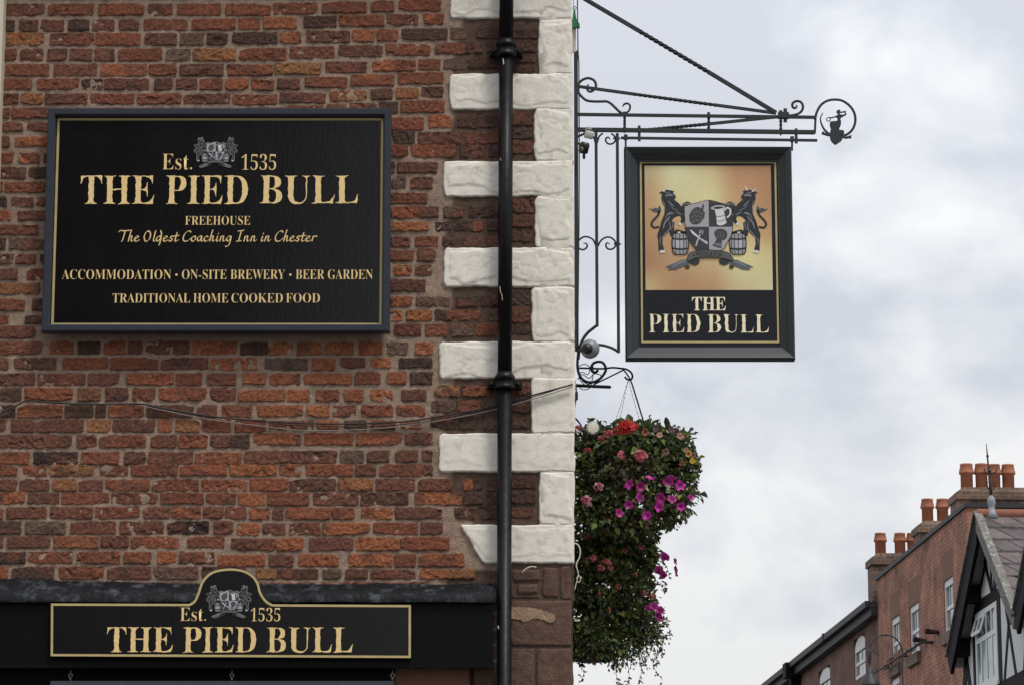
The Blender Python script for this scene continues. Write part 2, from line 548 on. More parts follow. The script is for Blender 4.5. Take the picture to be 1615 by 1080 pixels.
# ================================================================== the ground
mb = MB(); mb.add([(-900, -300, 0), (900, -300, 0), (900, 1500, 0), (-900, 1500, 0)], [(0, 1, 2, 3)])
tag(mb.raw('street', 'asphalt'), kind='structure')
mb = MB(); mb.box((-14, D - 3.2, 0.004), (1.9, D + 0.3, 0.12))
tag(mb.build('pavement', 'paving'), kind='structure')

# ================================================================== the pub building
CORNER = P(905, 540).x
pub = empty('pub_building', (-2, D, 0), 'old red brick pub wall with white painted corner stones and a black shopfront board', 'building')

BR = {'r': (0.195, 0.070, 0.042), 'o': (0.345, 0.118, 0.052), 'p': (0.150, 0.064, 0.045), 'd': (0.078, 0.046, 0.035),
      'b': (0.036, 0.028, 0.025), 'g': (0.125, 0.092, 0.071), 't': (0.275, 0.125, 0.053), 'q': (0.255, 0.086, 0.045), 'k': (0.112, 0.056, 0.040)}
# every course of the wall: crop origin, then rows 'yL,yL2,yR,yR2 | x0-x1colour ...' in quarter-pixel units of that crop
K = 4.0375
ROWS = []
def rows(ox, oy, k, text):
    for line in text.strip().splitlines():
        h, bs = line.split('|')
        h = [float(t) for t in h.split(',')]
        if len(h) == 2: h = h + h
        for b in bs.split():
            c = b[-1]; a, z = b[:-1].split('_')
            a, z = float(a), float(z)
            m = (a + z) / 2 / 1615
            y0 = h[0] + (h[2] - h[0]) * m; y1 = h[1] + (h[3] - h[1]) * m
            ROWS.append((ox + a / k, ox + z / k, oy + y0 / k, oy + y1 / k, c))
rows(0, 0, K, """
-75,-8,-75,-8|30_180p 200_480r 500_760r 790_930p 960_1230r 1260_1520r
28,98|45_280p 310_592r 632_915q 947_1097p 1130_1405r
132,202,122,188|-150_92d 125_240p 265_405p 440_565d 592_728p 762_880p 918_1192r 1225_1497r
215,290|45_277t 320_595p 612_893q 928_1122p 1150_1295g 1320_1445d
315,388|-120_105p 130_275p 305_425p 447_585p 607_727p 757_1030r 1060_1210g 1232_1500t
412,485|40_310r 343_615p 645_935r 950_1120r 1150_1420k
505,572|-90_200r 240_500r 520_648d 668_805p 812_945p 985_1095d 1125_1255p 1275_1415r 1440_1580o
600,662|-160_115p 135_270t 290_555p 580_850r 880_1150r 1175_1460p
690,752|-200_60p 80_350r 385_520p 550_800r 830_1050p 1080_1300r
""")
rows(400, 0, K, """
-75,-8,-85,-18|-60_200r 225_490p 520_650r 680_950r 980_1200p
28,98,-8,56|-175_105q 130_400r 437_715r 752_890r 925_1190r
118,188,80,142|-95_35r 65_270o 322_525d 548_830q 852_1045p 1085_1210r
210,282,174,244|-133_150d 170_300o 337_610k 635_770q 790_915r 945_1230d 1255_1352g 1420_1570d
312,386,266,332|-85_205r 232_515p 542_815k 845_1122r 1160_1345p 1350_1450d 1490_1600d
414,482,366,432|-165_120q 140_425t 460_718p 762_1030r 1050_1185r 1212_1340g 1370_1570d
515,578,440,512|-10_125r 155_292p 330_592r 620_893r 925_1205r
608,668,535,600|-130_145r 170_455p 487_540t 548_715t 752_882k 910_1050t 1072_1205d
690,752,620,700|-60_180p 200_440r 470_590p 615_780p 800_915d 940_1215r
""")
rows(600, 160, 5.4, """
140,245|-20_365r
120,225|415_600o 660_830d 835_990d
262,362|105_290d 325_690k 730_1010p
375,475|-10_230r 260_470q 473_640r 685_885k 930_1020d
522,608|-10_118d 148_480k
645,745|100_212g 262_440r
785,870|-60_395r
900,990|100_310q 313_490r 540_695g 755_1020d
1030,1103|-10_405o 470_790d 795_870r 910_1020d
""")
rows(600, 350, 5.4, """
128,213|95_250p 300_490r 530_650d 710_890g 915_1020g
248,330|-20_280r
230,335|320_465p
370,455|120_262o 300_435p
492,592|-10_380k
640,718|90_122r 132_270o 310_453g 457_590g 655_830d 860_1020d
755,840|90_185o 225_435t 465_562d 565_850r 930_1020g
870,965|160_340p 385_560r 610_780g 825_1010r
""")
rows(0, 160, 5.4, """
65,140|-120_70d 105_420p
180,255|-130_190p 240_430p
303,385|-90_80p 130_420o
445,525|-60_110r 165_335o 370_440d
565,655|-70_215k 255_420d
690,772|-190_20p 45_375r
818,895|-130_55d 100_280p 305_420p
935,1015|-180_90o 155_420p
""")
rows(0, 350, 5.4, """
30,107|-60_320r
140,238|-170_45d 80_400g
278,358|-150_110k 135_300p 345_420d
402,490|-140_145p 230_420r
525,612|-70_330t
655,755|-150_205r 275_420d
800,867|-160_70r 215_420d
""")
rows(0, 510, K, """
18,92|-80_220p
115,195|-60_265r 320_465q 497_635d 668_795q 820_905p 930_1200p 1225_1505o
220,292|-200_52p 95_355k 400_685q 705_1005q 1030_1322p
318,390|-60_220p 245_540r 562_755p 812_1105q 1125_1285r 1322_1500p
410,490|-130_-20r 5_135d 160_460q 497_635t 672_815p 845_985r 1012_1150q 1165_1312q 1345_1497p
518,595|-180_95d 120_395r 415_592d 612_672d 695_910r 940_1230k 1255_1380p 1415_1600r
610,688|-200_35p 75_220p 235_530p 560_700t 720_980p 1010_1090o 1122_1268t 1292_1465r 1500_1690r
710,788|-60_285p 300_455p 492_612p 637_925r 962_1122p 1140_1320r 1345_1470p 1472_1590d
""")
rows(400, 510, K, """
5,80|900_1062p 1095_1230r 1265_1395g 1420_1560r
120,198|-85_85d 100_245o 280_428o 460_635q 672_818o 850_980g 1030_1140o
222,295|-270_20o 75_342g 375_515o
220,280|557_705p 748_868o 928_1135d
318,385|-65_75o 105_295o 325_620o
308,385|648_805r 850_970q 1000_1135d
422,492|-95_205o 220_355o 402_542r 580_700q 740_880o 945_1098p
395,462|1160_1310t 1335_1500q
520,590|25_310o 340_480o 510_648p 690_885r 918_1090q
490,560|1135_1285g 1300_1440r
618,672|100_380r 405_540o 582_718k 750_900r 940_1060t
585,670|1130_1430d 1470_1570g
697,770|5_300o 327_632q 660_940q 965_1140p
""")
rows(0, 710, K, """
10,85|-110_185q 215_490b 520_755r 795_925k 945_1085p 1095_1225r 1245_1535q
92,160|-180_108r 150_295r 325_595t 640_815p 838_1130r 1150_1445q
185,255|-200_105p 130_310p 340_485t 507_655p 675_950q 975_1265r 1285_1570r
268,338|-130_155o 180_372k 395_690r 712_1000p 1027_1295r 1320_1500r
360,432|-240_15r 45_295p 322_590p 610_885r 915_1080p 1095_1278r 1300_1420p 1437_1568r
452,530|-150_130d 165_415g 450_735r 765_1040p 1070_1330b 1362_1480p
548,618|-270_15p 50_315p 345_622q 645_820p 838_1135q 1195_1425r
645,718|-120_160d 185_460r 495_760r 795_960q 1007_1120o 1145_1365r
740,818|-230_45q 80_340d 380_660r 685_960p 985_1260g 1290_1560d
840,910|-150_130r 160_420d 450_700p 730_960r 990_1270g 1300_1590d
""")
rows(400, 710, K, """
5,85,-5,62|-55_235p 240_525p 555_700g 725_860k 905_1045k 1075_1135p
90,160,85,160|-150_85o 90_145o 165_300o 335_632q 652_775p 805_1075r 1085_1140p
180,255|-20_220q 232_520k 540_760t 780_1025p 1050_1265p 1340_1395o 1397_1450d 1490_1570d
270,350,262,340|-95_70o 90_350r 380_665p 685_980k 1027_1325o 1345_1455d 1490_1570d
368,438,360,432|-25_100q 120_185p 210_490q 505_640q 690_880o 905_1195p 1280_1410d 1430_1570d
465,535,455,530|-100_32o 60_200p 228_425r 442_735o 765_1045r 1065_1205k
560,635,548,635|-140_135p 150_315o 357_630p 655_930o 940_1245q
665,735,655,740|-220_72o 102_250p 290_540o 610_880o 902_1030r 1055_1340r
755,818,760,812|20_135t 150_410d 445_555g 590_725k 750_890r 895_1025p 1065_1245o 1250_1410t
840,905|-10_240r 270_520p 550_800r 830_1100p
""")
# right of the drainpipe, under and between the corner stones
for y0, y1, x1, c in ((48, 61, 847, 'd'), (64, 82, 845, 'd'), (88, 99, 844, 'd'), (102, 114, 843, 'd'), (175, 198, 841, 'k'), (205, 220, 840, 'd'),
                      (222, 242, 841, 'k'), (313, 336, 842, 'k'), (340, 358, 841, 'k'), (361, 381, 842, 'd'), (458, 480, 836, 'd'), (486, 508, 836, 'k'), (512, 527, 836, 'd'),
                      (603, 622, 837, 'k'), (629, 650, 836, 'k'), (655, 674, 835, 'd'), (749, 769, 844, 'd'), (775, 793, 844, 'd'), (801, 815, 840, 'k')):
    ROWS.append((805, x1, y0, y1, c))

def ext_rows():                        # the wall goes on past the picture's edges, unseen from the camera
    out = []
    y = -26
    while y > -190:
        x = -430
        while x < 700:
            w = random.choice((34, 66, 68, 66, 35))
            out.append((x, x + w - 7, y - 17, y, random.choice('rprpqkd'))); x += w
        y -= 24
    courses = {}
    for a, b, c, d, k in ROWS:
        if a < 130: courses.setdefault(round((c + d) / 2 / 6), []).append((a, c, d))
    for k in sorted(courses):
        a, c, d = min(courses[k])
        if courses.get(k - 1) and min(courses[k - 1])[0] < a: continue
        if courses.get(k + 1) and min(courses[k + 1])[0] < a - 1: continue
        if a > 60: continue
        x = a
        while x > -420:
            w = random.choice((34, 66, 68, 66, 35))
            out.append((x - w, x - 7, c, d, random.choice('rprpqkdrq'))); x -= w
    return out

mb = MB()
mb.cur = 0
def lay_brick(px0, px1, py0, py1, c, brown):
    px0 -= 1.2; px1 += 1.2; py0 -= 0.9; py1 += 0.9
    a = P(px0, (py0 + py1) / 2); b = P(px1, (py0 + py1) / 2)
    t = P((px0 + px1) / 2, py0); u = P((px0 + px1) / 2, py1)
    x0, x1, z0, z1 = a.x, b.x, u.z, t.z
    w, h = x1 - x0, z1 - z0
    if w < 0.01 or h < 0.01: return
    seed = Vector((random.random() * 90, random.random() * 90, random.random() * 90))
    proud = random.uniform(0.0035, 0.0095)
    spall = random.random() < 0.5
    nx, nz = max(5, int(w / 0.0068)), max(6, int(h / 0.0068))
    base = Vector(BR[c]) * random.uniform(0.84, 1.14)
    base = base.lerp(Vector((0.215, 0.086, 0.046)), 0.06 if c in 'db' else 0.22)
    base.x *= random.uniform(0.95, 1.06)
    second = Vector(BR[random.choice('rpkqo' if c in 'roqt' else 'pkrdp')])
    tilt = random.uniform(-0.012, 0.012)
    us = [0, 0.25 / nx] + [i / nx for i in range(1, nx)] + [1 - 0.25 / nx, 1]
    vs_ = [0, 0.3 / nz] + [i / nz for i in range(1, nz)] + [1 - 0.3 / nz, 1]
    verts, cols, faces = [], [], []
    cut = random.choice((0, 0, 0, 1, 2, 3, 4))       # a lost corner
    for j, v in enumerate(vs_):
        for i, q in enumerate(us):
            aa, bb = 2 * q - 1, 2 * v - 1
            # rounded, ragged outline
            ax = aa * (1 - 0.05 * (h / w) * abs(bb) ** 8)
            bz = bb * (1 - 0.10 * abs(aa) ** (8 * w / h))
            x = (x0 + x1) / 2 + ax * w / 2; z = (z0 + z1) / 2 + bz * h / 2 + tilt * aa * w / 2
            pn = Vector((x, z, 0))
            rag = noise.noise(pn * 42 + seed) * 0.0055 + noise.noise(pn * 130 + seed) * 0.0042
            rg2 = noise.noise(pn * 36 + seed * 1.7) * 0.0048 + noise.noise(pn * 120 + seed) * 0.003
            x += rg2 * abs(aa) ** 3; z += rag * abs(bb) ** 2
            if cut and (aa * (1, 1, -1, -1)[cut - 1] > 0.5) and (bb * (1, -1, 1, -1)[cut - 1] > 0.0):
                k = (abs(aa) - 0.5) * abs(bb)
                z -= math.copysign(k * h * 0.35, bb)
            edge = min(min(q, 1 - q) * w, min(v, 1 - v) * h)
            f = min(1.0, edge / 0.0035)
            d = proud * f * (2 - f)
            d += f * (noise.noise(pn * 60 + seed) * 0.0036 + noise.noise(pn * 20 + seed) * 0.0025 + noise.noise(pn * 150 + seed) * 0.0022)
            if spall:
                s_ = noise.noise(pn * 24 + seed * 0.5)
                if s_ > 0.16: d -= min(1, (s_ - 0.16) / 0.05) * 0.0045 * f
            if i in (0, len(us) - 1) or j in (0, len(vs_) - 1): d = -0.006
            verts.append((x, D - d, z))
            m = max(0, min(1, (noise.noise(Vector((x * 9, z * 14, 0)) + seed) - 0.05) * 3.2))
            cc = base.lerp(second, m * 0.7)
            cols.append(tuple(cc))
    n = len(us)
    for j in range(len(vs_) - 1):
        for i in range(n - 1):
            faces.append((j * n + i, j * n + i + 1, (j + 1) * n + i + 1, (j + 1) * n + i))
    mb.add(verts, faces, cols, smooth=False)

# outline of the corner stones in the photograph (left end, right end, top, bottom)
LONG = [(709, 902, -12, 31, 0), (709, 903, 116, 175, 0), (698, 904, 254, 312, 0), (699, 905, 390, 454, 0), (692, 906, 538, 599, 0), (691, 906, 682, 745, 0), (719, 905, 826, 889, 41)]
SHORT = [(848, 902, 34, 116), (841, 904, 173, 254), (842, 905, 311, 390), (837, 906, 455, 538), (836, 907, 598, 682), (849, 906, 745, 826)]
def hidden(px0, px1, py0, py1):
    cx, cy = (px0 + px1) / 2, (py0 + py1) / 2
    if 95 < px0 and px1 < 596 and 195 < py0 and py1 < 500: return True      # fully behind the big sign
    return False
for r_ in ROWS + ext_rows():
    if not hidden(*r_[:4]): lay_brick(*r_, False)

# mortar bed: beige, brown-washed round the corner stones
def in_brown(px, py):
    edge = 703 + 8 * math.sin(py * 0.045) + (14 if py < 130 else 0)
    if 800 < py < 900: edge = 742 + (py - 826) * 0.6
    return max(0, min(1, (px - edge) / 8))
wx0, wx1 = P(-425, 540).x, CORNER - 0.004
wz0, wz1 = P(600, 945).z, P(600, -190).z
st = 0.0125
nx, nz = int((wx1 - wx0) / st), int((wz1 - wz0) / st)
verts, cols, faces = [], [], []
beige, brown = Vector((0.315, 0.226, 0.165)), Vector((0.105, 0.068, 0.050))
CZ = P(807, 540)
for j in range(nz + 1):
    z = wz0 + (wz1 - wz0) * j / nz
    dz = z - EYE.z
    for i in range(nx + 1):
        x = wx0 + (wx1 - wx0) * i / nx
        d = Vector((x, D, z)) - EYE
        dep = d.dot(FWD)
        px, py = 807.5 + FPX * d.x / dep, 540 - FPX * d.dot(UPV) / dep
        n_ = noise.noise(Vector((x * 22, z * 26, 3))) * 0.0045 + noise.noise(Vector((x * 75, z * 75, 9))) * 0.0018
        verts.append((x, D - n_ + 0.0005, z))
        b_ = in_brown(px + 5 * noise.noise(Vector((x * 14, z * 14, 0))), py)
        c = beige.lerp(brown, b_) * (1 + 0.18 * noise.noise(Vector((x * 5, z * 7, 1))))
        cols.append(tuple(c))
n = nx + 1
for j in range(nz):
    for i in range(nx):
        faces.append((j * n + i, j * n + i + 1, (j + 1) * n + i + 1, (j + 1) * n + i))
mb.cur = 1
mb.add(verts, faces, cols, smooth=True)
mb.raw('brick_wall', ['brick', 'mortar'], pub)

# the body of the building behind that skin: flank along the side street, roof
mb = MB()
top = P(600, -190).z
mb.hexa([(-16, D + 0.02, 0), (CORNER - 0.012, D + 0.02, 0), Vector((CORNER - 0.012, D + 0.02, 0)) + U * 12, Vector((-16, D + 0.02, 0)) + U * 12,
         (-16, D + 0.02, top), (CORNER - 0.012, D + 0.02, top), Vector((CORNER - 0.012, D + 0.02, top)) + U * 12, Vector((-16, D + 0.02, top)) + U * 12])
mb.build('flank_wall', 'flank_brick', pub)
mb = MB()
rz = top
mb.hexa([(-16.4, D - 0.3, rz), (CORNER + 0.05, D - 0.3, rz), Vector((CORNER + 0.05, D, rz)) + U * 12, Vector((-16.4, D, rz)) + U * 12,
         (-16.4, D + 4, rz + 3), (CORNER - 0.3, D + 4, rz + 3), Vector((CORNER - 0.3, D, rz + 3)) + U * 8, Vector((-16.4, D, rz + 3)) + U * 8])
mb.build('roof', 'slate', pub)

# white painted corner stones, each with chipped ledges under thick paint
def chip(x, z, sd):
    n1 = noise.noise(Vector((x * 5.5, z * 7.5, sd)))
    n2 = noise.noise(Vector((x * 11 + 3, z * 12, sd + 5)))
    h = 0.0
    for lv, st_ in ((-0.18, 0.0045), (0.10, 0.0045), (0.34, 0.005)):
        t = (n1 + 0.25 * n2 - lv) / 0.02
        h += st_ * max(0, min(1, t))
    return h
def stone(l, r, t, b, slant, name, sd, matn='white_paint', proud=0.0135, back=0.42, ledges=True, step=0.0065, ledge_k=1.0):
    m2 = MB()
    a, c = P(l, (t + b) / 2), P(r, (t + b) / 2)
    z0, z1 = P((l + r) / 2, b).z, P((l + r) / 2, t).z
    x0, x1 = a.x, c.x
    w, h = x1 - x0, z1 - z0
    sl = slant / 320.0
    nx, nz = int(w / step), int(h / step)
    verts, faces = [], []
    for j in range(nz + 1):
        v = j / nz
        for i in range(nx + 1):
            q = i / nx
            bb = 2 * v - 1
            left = x0 + sl * (1 - v) ** 0.75 if slant else x0
            left += 0.022 * abs(bb) ** 10 + 0.004 * noise.noise(Vector((3.0, v * 9, sd)))
            x = left + (x1 - left) * q
            z = z0 + v * h
            wob = noise.noise(Vector((x * 9, z * 9, sd)))
            z += wob * 0.008 * abs(bb) ** 3
            z += noise.noise(Vector((x * 40, z * 5, sd + 3))) * 0.0035 * abs(bb) ** 6
            x += noise.noise(Vector((x * 12, z * 14, sd + 9))) * 0.006 * abs(2 * q - 1) ** 4
            e = min(q * w, min(v, 1 - v) * h, (1 - q) * w * 0.8)
            f = min(1, e / 0.007)
            d = proud * math.sqrt(max(0, f * (2 - f)))
            d += noise.noise(Vector((x * 6, z * 6, sd))) * 0.002 * f + noise.noise(Vector((x * 25, z * 25, sd))) * 0.0012 * f
            if ledges:
                # a raised, unevenly chipped face under the paint, lower towards the foot of the stone
                nn1 = noise.noise(Vector((x * 7.5, z * 10, sd * 1.3))); nn2 = noise.noise(Vector((x * 24, z * 26, sd)))
                e2 = min(q * w * 0.9, v * h * 0.62, (1 - v) * h * 1.15, (1 - q) * w * 1.1) + 0.034 * nn1 + 0.007 * nn2
                t_ = max(0, min(1, (e2 - 0.022) / 0.005))
                d += (0.0040 * ledge_k) * t_ * t_ * (3 - 2 * t_) - 0.0025 * ledge_k
                sw = nn1 + 0.3 * nn2
                if 0.16 < sw < 0.30 and t_ == 1: d -= 0.0016 * ledge_k * math.sin((sw - 0.16) / 0.14 * math.pi / 2)
            if i == 0 or j in (0, nz): d = -0.01
            verts.append((x, D - d, z))
    n = nx + 1
    for j in range(nz):
        for i in range(nx):
            faces.append((j * n + i, j * n + i + 1, (j + 1) * n + i + 1, (j + 1) * n + i))
    # the return of the stone along the side street
    bidx = len(verts)
    for j in range(nz + 1):
        p = Vector(verts[j * n + nx])
        verts.append(tuple(p + U * back))
    for j in range(nz):
        faces.append((j * n + nx, bidx + j, bidx + j + 1, (j + 1) * n + nx))
    m2.add(verts, faces, smooth=True)
    o = m2.raw(name, matn, pub)
    o.data.polygons.foreach_set('use_smooth', [True] * len(o.data.polygons))
    return o
for k, (l, r, t, b, s_) in enumerate(LONG):
    stone(l, r, t, b, s_, 'corner_stone', 3.3 * k + 1, ledge_k=(1, 0.8, 1, 1, 1.1, 0.35, 0.5)[k])
for k, (l, r, t, b) in enumerate(SHORT):
    stone(l, r, t - 2.5, b + 2.5, 0, 'corner_stone', 5.1 * k + 40, proud=0.0138, back=0.2, ledge_k=(1, 1, 1.1, 0.9, 0.3, 1)[k])

# paint carried over the joints between them
mb = MB()
ja, jb = P(851, 540), P(904, 540)
jn = 160
jz0, jz1 = P(870, 886).z, P(870, -10).z
vv, ff = [], []
for i in range(jn + 1):
    z = jz0 + (jz1 - jz0) * i / jn
    for k, x in enumerate((ja.x, ja.x + 0.004, (ja.x + jb.x) / 2, jb.x - 0.004, jb.x)):
        w_ = noise.noise(Vector((x * 20, z * 22, 4))) * 0.003
        vv.append((x + w_, D - (0.0 if k == 0 else 0.0108 + w_), z))
    vv.append(tuple(Vector((jb.x + w_, D - 0.0108, z)) + U * 0.4))
for i in range(jn):
    for k in range(5):
        a = i * 6 + k; ff.append((a, a + 1, a + 7, a + 6))
mb.add(vv, ff, smooth=True)
mb.raw('painted_joint', 'white_paint', pub)

# brown sandstone foot of the corner below the white stones
mb = MB()
a_, b_ = P(803, 1020), P(903.5, 1020)
mb.box((a_.x, D - 0.0035, 0), (b_.x, D + 0.018, P(850, 944).z))
mb.build('bedding_mortar', 'bedding', pub)
for (l, r, t, b, sd) in ((807, 852, 896, 917, 2), (814, 850, 919, 937, 4), (806, 852, 938, 944, 14), (854, 881, 893, 943, 6), (882, 901, 891, 947, 8), (803, 902, 945, 1020, 10), (803, 844, 1020.5, 1110, 12), (844.5, 904, 1020.5, 1110, 16)):
    stone(l, r, t, b, 0, 'sandstone_block', sd, 'sandstone', proud=0.010 if t > 940 else 0.008, back=0.2, ledges=True, step=0.008, ledge_k=0.6)
mb = MB()
pts = [(804, 958), (812, 956), (826, 957), (840, 958), (852, 961), (866, 965), (874, 970), (876, 978), (866, 981), (858, 977), (846, 975), (838, 976), (828, 979), (818, 976), (804, 974)]
mb.poly([P(p.x + 1.6 * noise.noise(Vector((p.x * 0.35, p.y * 0.35, 2))), p.y + 2.4 * noise.noise(Vector((p.x * 0.30, p.y * 0.3, 7))), D - 0.0145) for p in smooth_path([(x, y, 0) for x, y in pts], 6, True)], 0.006)
mb.build('render_patch', 'pale_render', pub, label='patch of pale bare render on the brown stone')

# the shopfront: black fascia board under a lead flashing, dark soffit, brown pier
FY = D - 0.13
mb = MB()
fx0, fx1 = P(-400, 1000, FY).x, P(778, 990, FY).x
fz1, fz0 = P(400, 946, FY).z, P(400, 1047, FY).z
mb.box((fx0, FY, fz0), (fx1, D + 0.02, fz1))
mb.box((fx0, FY - 0.012, fz0 - 0.018), (fx1 + 0.004, FY + 0.02, fz0 + 0.012))
mb.build('fascia_board', 'fascia_paint', pub)
mb = MB()
# flashing: dressed over the ledge, slightly wavy
nn = 320
rowp = [[], [], [], []]
lz = P(400, 946, FY).z
for i in range(nn + 1):
    x = fx0 + (fx1 + 0.012 - fx0) * i / nn
    w = noise.noise(Vector((x * 4, 0, 0)))
    w2 = noise.noise(Vector((x * 13, 5, 0)))
    px = -400 + (778 + 400) * i / nn
    ty = 912 + max(0, min(1, (px - 20) / 260)) * 8 + 2.6 * w + 1.8 * w2 + 1.6 * noise.noise(Vector((x * 45, 8, 0)))
    tz = P(px, ty, D - 0.012).z
    rowp[0].append((x, D - 0.010, tz))
    w3 = noise.noise(Vector((x * 34, 2, 0)))
    lap = 0.006 if (i % 40) < 3 else 0.0
    rowp[1].append((x, D - 0.030 + 0.004 * w2 - lap, tz - 0.016 + 0.004 * w3))
    rowp[2].append((x, FY - 0.022 + 0.003 * w - lap, lz + 0.020 + 0.004 * w2 + 0.004 * w3))
    rowp[3].append((x, FY - 0.024 + 0.003 * w2, lz - 0.012 + 0.004 * w))
vv = sum(rowp, [])
ff = []
for k in range(3):
    for i in range(nn):
        a = k * (nn + 1) + i
        ff.append((a, a + nn + 1, a + nn + 2, a + 1))
mb.add(vv, ff, smooth=True)
mb.raw('lead_flashing', 'lead', pub)
mb = MB()
mb.box((fx0, D - 0.04, 0.0), (P(617, 1060, D - 0.05).x, D + 0.02, fz0))
mb.build('window_recess', 'fascia_paint', pub)
stone(617, 742, 1046, 1180, 0, 'sandstone_block', 21, 'rubbed_brick', proud=0.03, back=0.05, step=0.012)
stone(744, 784, 1046, 1180, 0, 'sandstone_block', 22, 'sandstone', proud=0.03, back=0.05, step=0.012)

# ================================================================== neighbour at the left edge
mb = MB()
nz0 = P(2, 306).z
nx1 = P(10.5, 0).x
vs_ = []
mb.hexa([(nx1 - 4, D - 0.09, nz0), (nx1, D - 0.09, nz0), (nx1, D, nz0), (nx1 - 4, D, nz0), (nx1 - 4, D - 0.09, 9), (nx1, D - 0.09, 9), (nx1, D, 9), (nx1 - 4, D, 9)])
tag(mb.build('painted_board', 'cream_paint'), 'cream painted board with a straight edge on the brick wall at the far left', 'board')

# ================================================================== drainpipe
PY = D - 0.075
pipe = empty('drainpipe', (P(797, 540, PY).x, PY, 0), 'black cast iron drainpipe crossing the white corner stones', 'drainpipe')
pr = 0.0355
pts = [P(798.5, -150, PY), P(798.3, 66, PY)]
def pipe_x(py): return 798.6 - 4.6 * py / 1080
for name, ya, yb in (('pipe', -180, 84), ('pipe', 84, 606), ('pipe', 606, 1400)):
    mb = MB()
    a, b = P(pipe_x(ya), ya, PY), P(pipe_x(yb), yb, PY)
    if yb > 1300: b.z = 0.0
    mb.tube([a, b], pr, 28)
    mb.build(name, 'pipe_paint', pipe)
for x_, ya_, yb_, w_ in ((794.5, 93, 102, 1.6), (789.5, 452, 463, 0.9), (792.5, 463, 474, 0.8), (786.5, 986, 991, 1.6), (790, 250, 254, 0.7)):
    mb = MB()
    a, b = P(x_, yb_, PY - pr * 0.97), P(x_ - 1.2, ya_, PY - pr * 0.97)
    mb.bar(a, b, w_ / 320, 0.004, up=Vector((0, 1, 0)))
    mb.build('paint_scratch', 'white_wire', pipe)
for ya, yb in ((66, 86), (590, 610)):
    mb = MB()
    c = P(pipe_x(yb), yb, PY); h = P(pipe_x(ya), ya, PY).z - c.z
    mb.lathe([(pr + 0.001, -0.012), (pr + 0.014, -0.01), (pr + 0.016, 0.0), (pr + 0.010, 0.006), (pr + 0.010, h * 0.55), (pr + 0.015, h * 0.6), (pr + 0.015, h * 0.82), (pr + 0.006, h), (pr + 0.001, h + 0.012)], c, n=28)
    col_ = mb.build('pipe_socket', 'pipe_paint', pipe)
    zz = c.z + h * 0.2
    for sgn in (-1, 1):
        mb = MB()
        x0 = c.x + sgn * (pr + 0.004)
        mb.box((min(x0, x0 + sgn * 0.044), D - 0.055, zz - 0.012), (max(x0, x0 + sgn * 0.044), D - 0.008, zz + 0.018))
        mb.lathe([(0.011, 0), (0.011, 0.012), (0.006, 0.02)], (x0 + sgn * 0.026, D - 0.055, zz + 0.003), Vector((0, -1, 0)), 10)
        mb.build('fixing_ear', 'pipe_paint', pipe)

# ================================================================== lettering
def math_bold(s):
    o = ''
    for c in s:
        if 'A' <= c <= 'Z': o += chr(0x1D400 + ord(c) - 65)
        elif 'a' <= c <= 'z': o += chr(0x1D41A + ord(c) - 97)
        elif '0' <= c <= '9': o += chr(0x1D7CE + ord(c) - 48)
        else: o += c
    return o
def text_part(body, px0, px1, pyt, pyb, Y, matn, parent, name='lettering', rough=0.0, offset=0.0, seed=0.0, bold=True):
    """serif lettering stretched to the box it fills in the photograph, on the plane Y"""
    cu = bpy.data.curves.new('lettering', 'FONT')
    cu.body = math_bold(body) if bold else body
    cu.size = 1.0
    cu.resolution_u = 5
    cu.offset = offset
    tmp = bpy.data.objects.new('lettering_tmp', cu)
    COL.objects.link(tmp)
    dg = bpy.context.evaluated_depsgraph_get()
    me = bpy.data.meshes.new_from_object(tmp.evaluated_get(dg))
    bpy.data.objects.remove(tmp); bpy.data.curves.remove(cu)
    vs = [v.co.copy() for v in me.vertices]
    x0, x1 = min(v.x for v in vs), max(v.x for v in vs)
    y0, y1 = min(v.y for v in vs), max(v.y for v in vs)
    a, b = P(px0, pyb, Y), P(px1, pyt, Y)
    mid = (pyt + pyb) / 2
    X0, X1 = P(px0, mid, Y).x, P(px1, mid, Y).x
    sx, sz_ = (X1 - X0) / (x1 - x0), (b.z - a.z) / (y1 - y0)
    loc = root_loc(parent)
    bm = bmesh.new(); bm.from_mesh(me)
    for v in bm.verts:
        v.co = Vector((X0 + (v.co.x - x0) * sx, 0, a.z + (v.co.y - y0) * sz_))
    if rough:
        bmesh.ops.remove_doubles(bm, verts=bm.verts, dist=1e-5)
        for _ in range(5):
            es = [e for e in bm.edges if len(e.link_faces) == 1 and e.calc_length() > 0.011]
            if not es: break
            bmesh.ops.subdivide_edges(bm, edges=es, cuts=1)
        for v in bm.verts:
            if any(len(e.link_faces) == 1 for e in v.link_edges):
                q = v.co
                v.co = q + Vector((noise.noise(Vector((q.x * 55, q.z * 55, seed))), 0, noise.noise(Vector((q.x * 55, q.z * 55, seed + 7))))) * rough
    bmesh.ops.triangulate(bm, faces=bm.faces)
    for v in bm.verts: v.co = Vector((v.co.x, Y, v.co.z)) - loc
    bm.normal_update()
    for f in bm.faces:
        if f.normal.y > 0: f.normal_flip()
    bm.to_mesh(me); bm.free()
    me.materials.clear(); me.materials.append(MATS[matn])
    me.name = name
    o = bpy.data.objects.new(name, me); COL.objects.link(o); o.parent = parent
    return o

